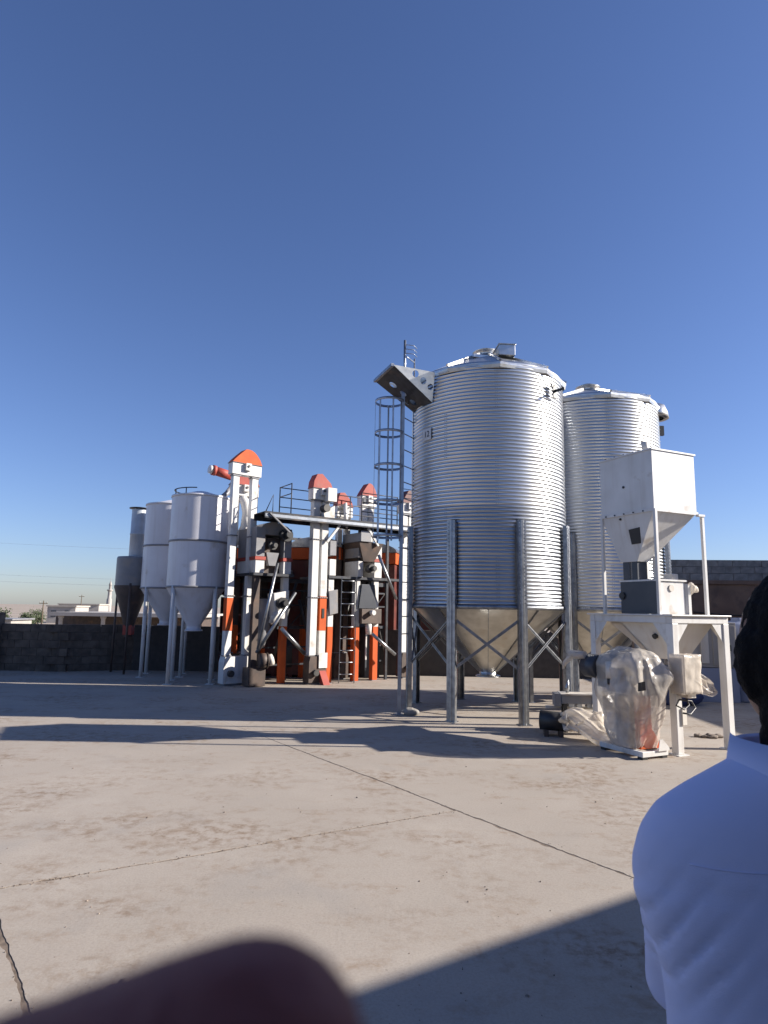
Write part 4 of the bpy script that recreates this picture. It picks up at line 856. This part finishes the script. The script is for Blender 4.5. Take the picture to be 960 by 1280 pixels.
# film: lofted closed skin draped over the machine with folds
def film_skin():
    nz_, na = 64, 150; mb = MB(); vs = []
    prof = [(.10, .175, .24), (.2, .21, .28), (.35, .25, .33), (.5, .28, .375), (.65, .305, .42), (.8, .32, .44), (.92, .335, .46), (1.05, .32, .45), (1.16, .275, .39), (1.23, .21, .31), (1.275, .10, .17), (1.285, .012, .02)]
    for i in range(nz_ + 1):
        s_ = i / nz_ * (len(prof) - 1); k = min(int(s_), len(prof) - 2); f = s_ - k
        z, rx, ry = [prof[k][j] * (1 - f) + prof[k + 1][j] * f for j in range(3)]
        for j in range(na):
            a = 2 * pi * j / na; ca_, sa_ = cos(a), sin(a); e_ = 2 / 2.6
            x = rx * (abs(ca_) ** e_) * (1 if ca_ > 0 else -1); y = ry * (abs(sa_) ** e_) * (1 if sa_ > 0 else -1)
            p = V((x, y, z)); hang = max(0, min(1, (1.0 - z) / .7))
            fold = sin(7 * a + 2.2 * sin(2.3 * z + a * 2) + 1.3 * noise.noise(V((a * 1.2, z, 1.0)))) * .5 + sin(16 * a + 4 * noise.noise(V((a, z * 2.5, 5)))) * .25
            d = .032 * fold * (0.2 + .8 * hang) + .07 * noise.noise(p * 3.4 + V((3, 1, 0))) + .024 * (1 - 2 * abs(noise.noise(V((p.x * 6 + 2, p.y * 6, p.z * 3.2))))) + .005 * (1 - 2 * abs(noise.noise(p * 17)))
            d += .085 * math.exp(-((a - 5.25) / .35) ** 2 - ((z - 1.0) / .16) ** 2) + .05 * math.exp(-((a - 3.9) / .22) ** 2 - ((z - 1.05) / .18) ** 2) - .05 * math.exp(-((a - 4.35) / .2) ** 2 - ((z - .9) / .2) ** 2)
            d *= min(1, (1.30 - z) / .12 + .15)
            lower = -.05 * max(0, (.5 - z)) * (1 if ca_ < 0 else -1)
            n_ = V((ca_, sa_, 0)); q_ = p + n_ * d; zz = z + .035 * noise.noise(V((x * 6, y * 6, 7))) * min(1, (z - .05) * 3)
            vs.append((.215 + q_.x * .95 + lower, .36 + q_.y * .95, max(.094, zz)))
    fs = []
    for i in range(nz_):
        for j in range(na):
            a = 2 * pi * (j + .5) / na; s_ = i / nz_ * (len(prof) - 1); k = min(int(s_), len(prof) - 2); z = prof[k][0] + (prof[k + 1][0] - prof[k][0]) * (s_ - k)
            if (abs(a - 4.15) < .16 and abs(z - .84) < .06): continue      # torn opening round the outlet
            fs.append((i * na + j, i * na + (j + 1) % na, (i + 1) * na + (j + 1) % na, (i + 1) * na + j))
    mb.add(vs, fs, True); return mb
MB().box(-.04, .1, .3, .66, .78, 1.14).build('inlet_box', 'black', W_, .01)
film_skin().build('plastic_film', 'film', W_)
crumple('film_knot', (-.12, .98, 1.17), .07, .13, .05, .6, 10, 'film', W_, 8.0)
mb = MB(); mb.path([(-.1, .8, 1.16), (-.15, 1.0, 1.14), (-.2, 1.08, 1.04), (-.2, 1.12, .96)], [.05, .045, .03, .015], 10); mb.build('film_tail', 'film', W_)
MB().prism([(.24, .09), (.42, .09), (.42, .12), (.32, .22), (.27, .22)], -.02, -.012).build('bracket_plate', 'white', W_)
# torn film streamer right of the control box
def ribbon(name, pts_, wid, m, parent, seed, nseg=40, nw=14, pinch=None):
    mb = MB(); vs = []; pts_ = [V(p) for p in pts_]
    for i in range(nseg + 1):
        s_ = i / nseg * (len(pts_) - 1); k = min(int(s_), len(pts_) - 2); f = s_ - k; f2 = f
        p = pts_[k].lerp(pts_[k + 1], f2); d = (pts_[min(k + 1, len(pts_) - 1)] - pts_[k]).normalized()
        wv = wid[k] * (1 - f) + wid[k + 1] * f; side = d.cross(V((.3, -1, .2))).normalized(); nn_ = side.cross(d)
        for j in range(nw + 1):
            u = j / nw - .5; r_ = noise.noise(V((u * 5 + seed, i * .12, seed))) * .35 + sin(u * 18 + seed + i * .08) * .16
            vs.append(p + side * u * wv * (1 + .25 * noise.noise(V((i * .3, seed, 0)))) + nn_ * r_ * wv)
    mb.add(vs, [(i * (nw + 1) + j, i * (nw + 1) + j + 1, (i + 1) * (nw + 1) + j + 1, (i + 1) * (nw + 1) + j) for i in range(nseg) for j in range(nw)], True)
    return mb.build(name, m, parent)
st_ = thing('film_streamer', 'torn strip of pale plastic film trailing from the control box to the right', 'plastic film', (3.8, 8.15, 0))
ribbon('film_strip', [(-.08, 0, 1.12), (.1, .12, .98), (.3, .28, .84), (.46, .4, .74), (.62, .5, .7)], [.14, .2, .24, .17, .02], 'film', st_, 2.0)
# screw conveyor and wrapped duct at the left of the mill
sc_ = thing('conveyor_trough', 'short grey conveyor trough with lifting hooks in front of the far silo legs', 'conveyor', (2.62, 9.55, 0), R(-6))
MB().box(0, .86, 0, .26, .40, .52).build('trough', 'grey', sc_, .006)
MB().box(-.02, .88, -.02, .28, .523, .545).build('top_flange', 'cream', sc_, .003)
MB().box(-.10, -.002, .02, .24, .36, .54).build('end_box', 'grey', sc_, .005)
for x in (.1, .74):
    MB().path([(x, .13, .545), (x, .13, .62), (x + .02, .13, .74)], [.022, .035, .004], 10).build('lifting_hook', 'galv_leg', sc_)
for x in (.05, .8):
    for y in (.04, .22): MB().box(x - .025, x + .025, y - .025, y + .025, 0, .398).build('leg', 'black', sc_)
for z in (.1, .2, .3): MB().box(-.2, 1.1, .23, .27, z, z + .035).build('rail', 'cream', sc_)
for x in (.1, .22, .36, .5, .64): MB().box(x, x + .07, .04, .2, .35, .398).build('clamp', 'steel_blue', sc_)
du = thing('wrapped_duct', 'black duct lying on the ground with plastic film trailing from its end', 'duct', (2.36, 9.25, 0), R(-10))
MB().path([(-.12, .1, .2), (.22, .02, .2)], .13, 28).build('duct_body', 'black', du)
MB().path([(.2, .02, .2), (.235, .015, .2)], .15, 28).build('end_ring', 'galv_leg', du)
for x in (-.05, .15): MB().box(x - .03, x + .03, -.05, .17, 0, .09).build('cradle', 'brown', du)
def bag():
    mb = MB(); vs = []; na, ns = 60, 44; cl = [V((.22, .02, .21)), V((.36, -.06, .27)), V((.50, -.20, .20)), V((.62, -.42, .10)), V((.78, -.62, .05)), V((.98, -.74, .03))]; rr = [.15, .165, .15, .12, .085, .02]
    for i in range(ns + 1):
        s_ = i / ns * (len(cl) - 1); k = min(int(s_), len(cl) - 2); f = s_ - k; p = cl[k].lerp(cl[k + 1], f); r_ = rr[k] * (1 - f) + rr[k + 1] * f
        d = (cl[k + 1] - cl[k]).normalized(); x = d.cross(V((0, 0, 1))).normalized(); y = x.cross(d)
        for j in range(na):
            a = 2 * pi * j / na; q_ = r_ * (1 + .16 * sin(7 * a + i * .05 + 2 * noise.noise(V((a, i * .06, 2)))) + .3 * noise.noise(V((cos(a) * 2, sin(a) * 2, i * .11))))
            o_ = p + x * cos(a) * q_ * 1.25 + y * sin(a) * q_ * .85; vs.append((o_.x, o_.y, max(.006, o_.z)))
    mb.add(vs, [(i * na + j, i * na + (j + 1) % na, (i + 1) * na + (j + 1) % na, (i + 1) * na + j) for i in range(ns) for j in range(na)], True); return mb
bag().build('film_bag', 'film', du)
crumple('film_lump', (.62, -.16, .2), .09, .12, .2, .35, 8, 'film', du, 5.0)
# things at the right back
kc = thing('white_cabinet', 'white two door cabinet on a grey plinth seen through the stand legs', 'cabinet', (5.85, 13.1, 0), R(-4))
MB().box(0, 1.25, 0, .7, 0, .66).build('plinth', 'tank', kc, .01)
MB().box(0, 1.25, 0.02, .7, .67, 1.56).build('carcass', 'farwhite', kc, .01)
for x in (.03, .78): d_ = MB().box(x, x + .44, -.005, .018, .72, 1.5).build('door', 'farwhite', kc, .006); MB().box(x + (.08 if x < .5 else .3), x + (.13 if x < .5 else .34), -.03, -.006, 1.0, 1.12).build('handle', 'charcoal', d_)
MB().box(.54, .7, -.005, .018, .75, 1.5).build('centre_panel', 'cream', kc, .01)
wt = thing('water_tank', 'tall blue grey plastic tank with rounded shoulders behind the right stand leg', 'water tank', (7.42, 13.5, 0))
MB().lathe([(0, 0), (.44, 0), (.46, .04), (.46, 1.35), (.42, 1.48), (.3, 1.56), (.14, 1.6), (.14, 1.66), (0, 1.66)], 40).build('tank_body', 'tank', wt)
for z in (.35, .7, 1.05): MB().lathe([(.462, z), (.475, z + .015), (.475, z + .045), (.462, z + .06)], 40).build('rib', 'tank', wt)
bt = thing('tarpaulin', 'dark blue tarpaulin heap on the ground behind the control box', 'tarpaulin', (5.75, 12.7, 0))
crumple('sheet', (0, 0, .2), .42, .3, .26, .35, 4, 'blue', bt, 9.0)
rg = thing('rag_scrap', 'dark crumpled scrap lying on sunlit concrete between the stand legs', 'scrap', (4.62, 9.35, 0))
for k, (x, y, r_) in enumerate(((0, 0, .1), (.12, .03, .07), (-.12, .05, .06))): crumple('scrap_piece', (x, y, .02), r_, r_ * .7, .03, .6, 12, 'stone', rg, 2.0 + k)
bk = thing('rubble_lump', 'grey lump of rubble beside the left silo leg foot', 'rubble', (.5, 10.86, 0))
crumple('lump', (0, 0, .05), .13, .09, .07, .35, 9, 'block', bk, 6.0)

# ------------------------------------------------------------------ man at right, seen from behind
PX, PY = .60, .92
pm = thing('person', 'man in a light blue shirt with black hair, seen from behind at the right edge', 'person', (PX, PY, 0), R(-6))
b = MB()     # body: one skin surface, head, neck, arms, legs
ellipsoid(b, (0, .015, 1.655), .076, .096, .115); ellipsoid(b, (0, .06, 1.605), .058, .062, .075); capsule(b, (0, 0, 1.44), (0, .01, 1.57), .062, .056)
ellipsoid(b, (0, .112, 1.635), .014, .02, .02, 10, 8); ellipsoid(b, (0, .098, 1.655), .012, .016, .03, 10, 8)
for s_ in (-1, 1): ellipsoid(b, (s_ * .08, .0, 1.635), .012, .022, .034, 10, 8)
ellipsoid(b, (0, .0, 1.25), .15, .095, .26); ellipsoid(b, (0, 0, .98), .15, .10, .14)
for s_ in (-1, 1):
    capsule(b, (s_ * .155, .0, 1.38), (s_ * .165, .03, 1.28), .036, .036); capsule(b, (s_ * .165, .03, 1.28), (s_ * .155, .12, 1.16), .036, .036); capsule(b, (s_ * .155, .12, 1.16), (s_ * .085, .25, 1.11), .036, .027)
    capsule(b, (s_ * .085, .25, 1.11), (s_ * .055, .30, 1.10), .029, .025)
    for k in range(4): capsule(b, (s_ * (.058 + .004 * k), .298, 1.125 - .018 * k), (s_ * .012, .318 - .004 * k, 1.12 - .018 * k), .0095, .008, 8)
    capsule(b, (s_ * .075, .265, 1.135), (s_ * .045, .29, 1.155), .011, .009, 8)
    capsule(b, (s_ * .09, 0, .93), (s_ * .095, .01, .5), .075, .052); capsule(b, (s_ * .095, .01, .5), (s_ * .10, -.01, .1), .05, .036)
blob('body', b, .006, 'skin', pm, 5)
h = MB(); ellipsoid(h, (0.004, -.002, 1.672), .081, .104, .102); ellipsoid(h, (0.004, -.04, 1.63), .082, .083, .10); ellipsoid(h, (0, -.03, 1.565), .078, .068, .085); ellipsoid(h, (-.06, -.0, 1.635), .036, .045, .06); ellipsoid(h, (.06, .0, 1.635), .036, .045, .06); ellipsoid(h, (0, -.01, 1.53), .072, .064, .06); ellipsoid(h, (-.035, -.005, 1.64), .052, .075, .08); ellipsoid(h, (.035, -.005, 1.64), .052, .075, .08)
hr_ = blob('hair', h, .006, 'hair', pm, 3)
for v_ in hr_.data.vertices:
    p = v_.co; v_.co += V((p.x, p.y, p.z - 1.65)).normalized() * (.004 * noise.noise(V((p.x * 60, p.y * 60, p.z * 18))) + .003 * noise.noise(p * 90))
sh_ = MB()
def loft(mb, secs, n=40):
    vs = [(rx * (abs(cos(2 * pi * k / n)) ** .85) * (1 if cos(2 * pi * k / n) > 0 else -1), cy0 + ry * sin(2 * pi * k / n), z) for z, rx, ry, cy0 in secs for k in range(n)]
    fs = [(i * n + k, i * n + (k + 1) % n, (i + 1) * n + (k + 1) % n, (i + 1) * n + k) for i in range(len(secs) - 1) for k in range(n)]
    mb.add(vs, fs + [tuple(reversed(range(n))), tuple((len(secs) - 1) * n + k for k in range(n))], True)
loft(sh_, [(.84, .18, .125, 0), (.95, .187, .13, 0), (1.08, .206, .13, 0), (1.17, .212, .128, -.003), (1.23, .218, .125, -.004), (1.29, .238, .12, -.006), (1.33, .252, .115, -.008), (1.37, .252, .11, -.01), (1.41, .240, .102, -.012), (1.44, .218, .094, -.012), (1.465, .178, .086, -.01), (1.485, .14, .082, -.008), (1.505, .10, .08, -.004)])
for s_ in (-1, 1):
    capsule(sh_, (s_ * .182, .0, 1.37), (s_ * .178, .04, 1.28), .055, .055); capsule(sh_, (s_ * .178, .04, 1.28), (s_ * .155, .12, 1.17), .055, .05); capsule(sh_, (s_ * .155, .12, 1.16), (s_ * .095, .235, 1.115), .05, .04)
shirt = blob('shirt', sh_, .008, 'shirt', pm, 9)
for v_ in shirt.data.vertices:
    p = v_.co.copy(); n_ = V((p.x, p.y + .0, 0)); n_ = n_.normalized() if n_.length > 1e-4 else V((0, -1, 0))
    ax_ = abs(p.x); lowr = max(0, min(1, (1.36 - p.z) / .3))
    d = .0045 * lowr * sin(p.x * 44 + 1.7 * noise.noise(V((p.x * 3, p.y * 3, p.z * 2.2))) + p.z * 4) * (1 if p.y < .06 else .4)
    d += .011 * noise.noise(V((p.x * 7, p.y * 7, p.z * 4))) * (.4 + lowr)
    arm = math.exp(-((p.z - 1.30) / .05) ** 2) * max(0, min(1, (ax_ - .15) / .05))
    q_ = (p.z - 1.285) + (ax_ - .21) * 1.5 + .25 * p.y      # creases running from the armpit
    fade = math.exp(-((ax_ - .205) / .05) ** 2) * math.exp(-((p.z - 1.29) / .07) ** 2)
    d -= .009 * fade * max(0, sin(q_ * 120 + 2.5 * noise.noise(p * 10))) ** 4
    d += .006 * (1 - 2 * abs(noise.noise(V((p.x * 7 + 4, p.y * 5, p.z * 2.0))))) * (.25 + lowr)
    if abs(p.z - 1.36) < .012 and p.y < 0: d -= .0015
    v_.co += n_ * d
from mathutils.bvhtree import BVHTree
shirt.data.update(); bv_ = BVHTree.FromPolygons([v_.co for v_ in shirt.data.vertices], [tuple(q.vertices) for q in shirt.data.polygons])
def stitch(pts_):
    out = [h_[0] + V((0, -.0004, 0)) for h_ in (bv_.ray_cast(V((x, -.6, z)), V((0, 1, 0))) for x, z in pts_) if h_[0] is not None and h_[0].y < .05]
    if len(out) > 3: MB().path(out, .0009, 5).build('seam', 'shirt', shirt)
stitch([(-.2 + .4 * k / 50, 1.395 + .006 * math.cos(k * .125 - 3.1)) for k in range(51)])
cl_ = MB(); cl_.lathe([(.118, 1.462), (.105, 1.485), (.097, 1.528), (.102, 1.533), (.110, 1.49), (.128, 1.466)], 40); cl_.v = [(x, y * 1.08, z - .012 * (y > .04)) for x, y, z in cl_.v]; cl_.build('collar', 'shirt', pm)
tr_ = MB(); ellipsoid(tr_, (0, -.01, .95), .165, .12, .15)
for s_ in (-1, 1): capsule(tr_, (s_ * .088, -.005, .9), (s_ * .095, .01, .5), .088, .068); capsule(tr_, (s_ * .095, .01, .5), (s_ * .10, -.01, .1), .066, .058)
blob('trousers', tr_, .01, 'trouser', pm, 6)
for s_ in (-1, 1):
    so_ = MB(); capsule(so_, (s_ * .10, -.05, .045), (s_ * .115, .13, .04), .045, .04); blob('shoe', so_, .008, 'shoe', pm, 3)

# ------------------------------------------------------------------ photographer's hand and phone (finger in front of the lens)
def cs(x, y, z): return CAM_AT + rt * x + up * y + fw * z
hn = thing('hand', 'dark out of focus fingertip covering the bottom of the view', 'hand', tuple(cs(-.06, -.07, .04)))
hb_ = MB(); D_ = V((-.935, -.355)); ofs = V(hn.location)
def C3(x, y, z): return cs(x, y, z) - ofs
def fing(tip, ln, r_, bend):
    a = V(tip); pts_ = [a, a + V((D_.x * ln * .3, D_.y * ln * .3, 0)), a + V((D_.x * ln * .62, D_.y * ln * .62, bend * .4)), a + V((D_.x * ln, D_.y * ln, bend))]
    for i in range(3): capsule(hb_, C3(*pts_[i]), C3(*pts_[i + 1]), r_ * (1 + .06 * i), r_ * (1.06 + .06 * i), 14)
    return pts_[-1]
k1 = fing((-.0095, -.0397, .045), .078, .009, -.01); k2 = fing((-.006, -.0625, .043), .085, .0092, -.008)
k3 = fing((-.014, -.083, .041), .08, .0088, -.006); k4 = fing((-.03, -.1, .039), .062, .0078, -.004)
for a, c in ((k1, k2), (k2, k3), (k3, k4)): capsule(hb_, C3(*a), C3(*c), .0115, .0112)
wr = V((-.150, -.135, .02))
for a in (k1, k2, k3, k4): capsule(hb_, C3(*a), C3(wr.x + (a.x + .08) * .3, wr.y + (a.y + .1) * .45, wr.z), .0125, .019)
capsule(hb_, C3(-.125, -.085, .018), C3(-.092, -.055, -.004), .014, .0115); capsule(hb_, C3(-.092, -.055, -.004), C3(-.062, -.035, -.018), .0108, .0092)
capsule(hb_, C3(wr.x, wr.y, wr.z), C3(-.3, -.33, -.06), .026, .036)
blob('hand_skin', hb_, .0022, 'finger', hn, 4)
ph = thing('phone', 'black phone held just behind the lens, outside the view', 'phone', tuple(cs(0, 0, 0)))
hx = [cs(x, y, z) - CAM_AT for z in (-.012, -.003) for x, y in ((-.062, -.135), (.016, -.135), (.016, .018), (-.062, .018))]
mb = MB(); mb.hexa(hx[:4], hx[4:]); mb.build('phone_case', 'black', ph, .002)
hx = [cs(x, y, z) - CAM_AT for z in (-.0128, -.0121) for x, y in ((-.058, -.13), (.012, -.13), (.012, .014), (-.058, .014))]
mb = MB(); mb.hexa(hx[:4], hx[4:]); mb.build('screen', 'charcoal', ph)
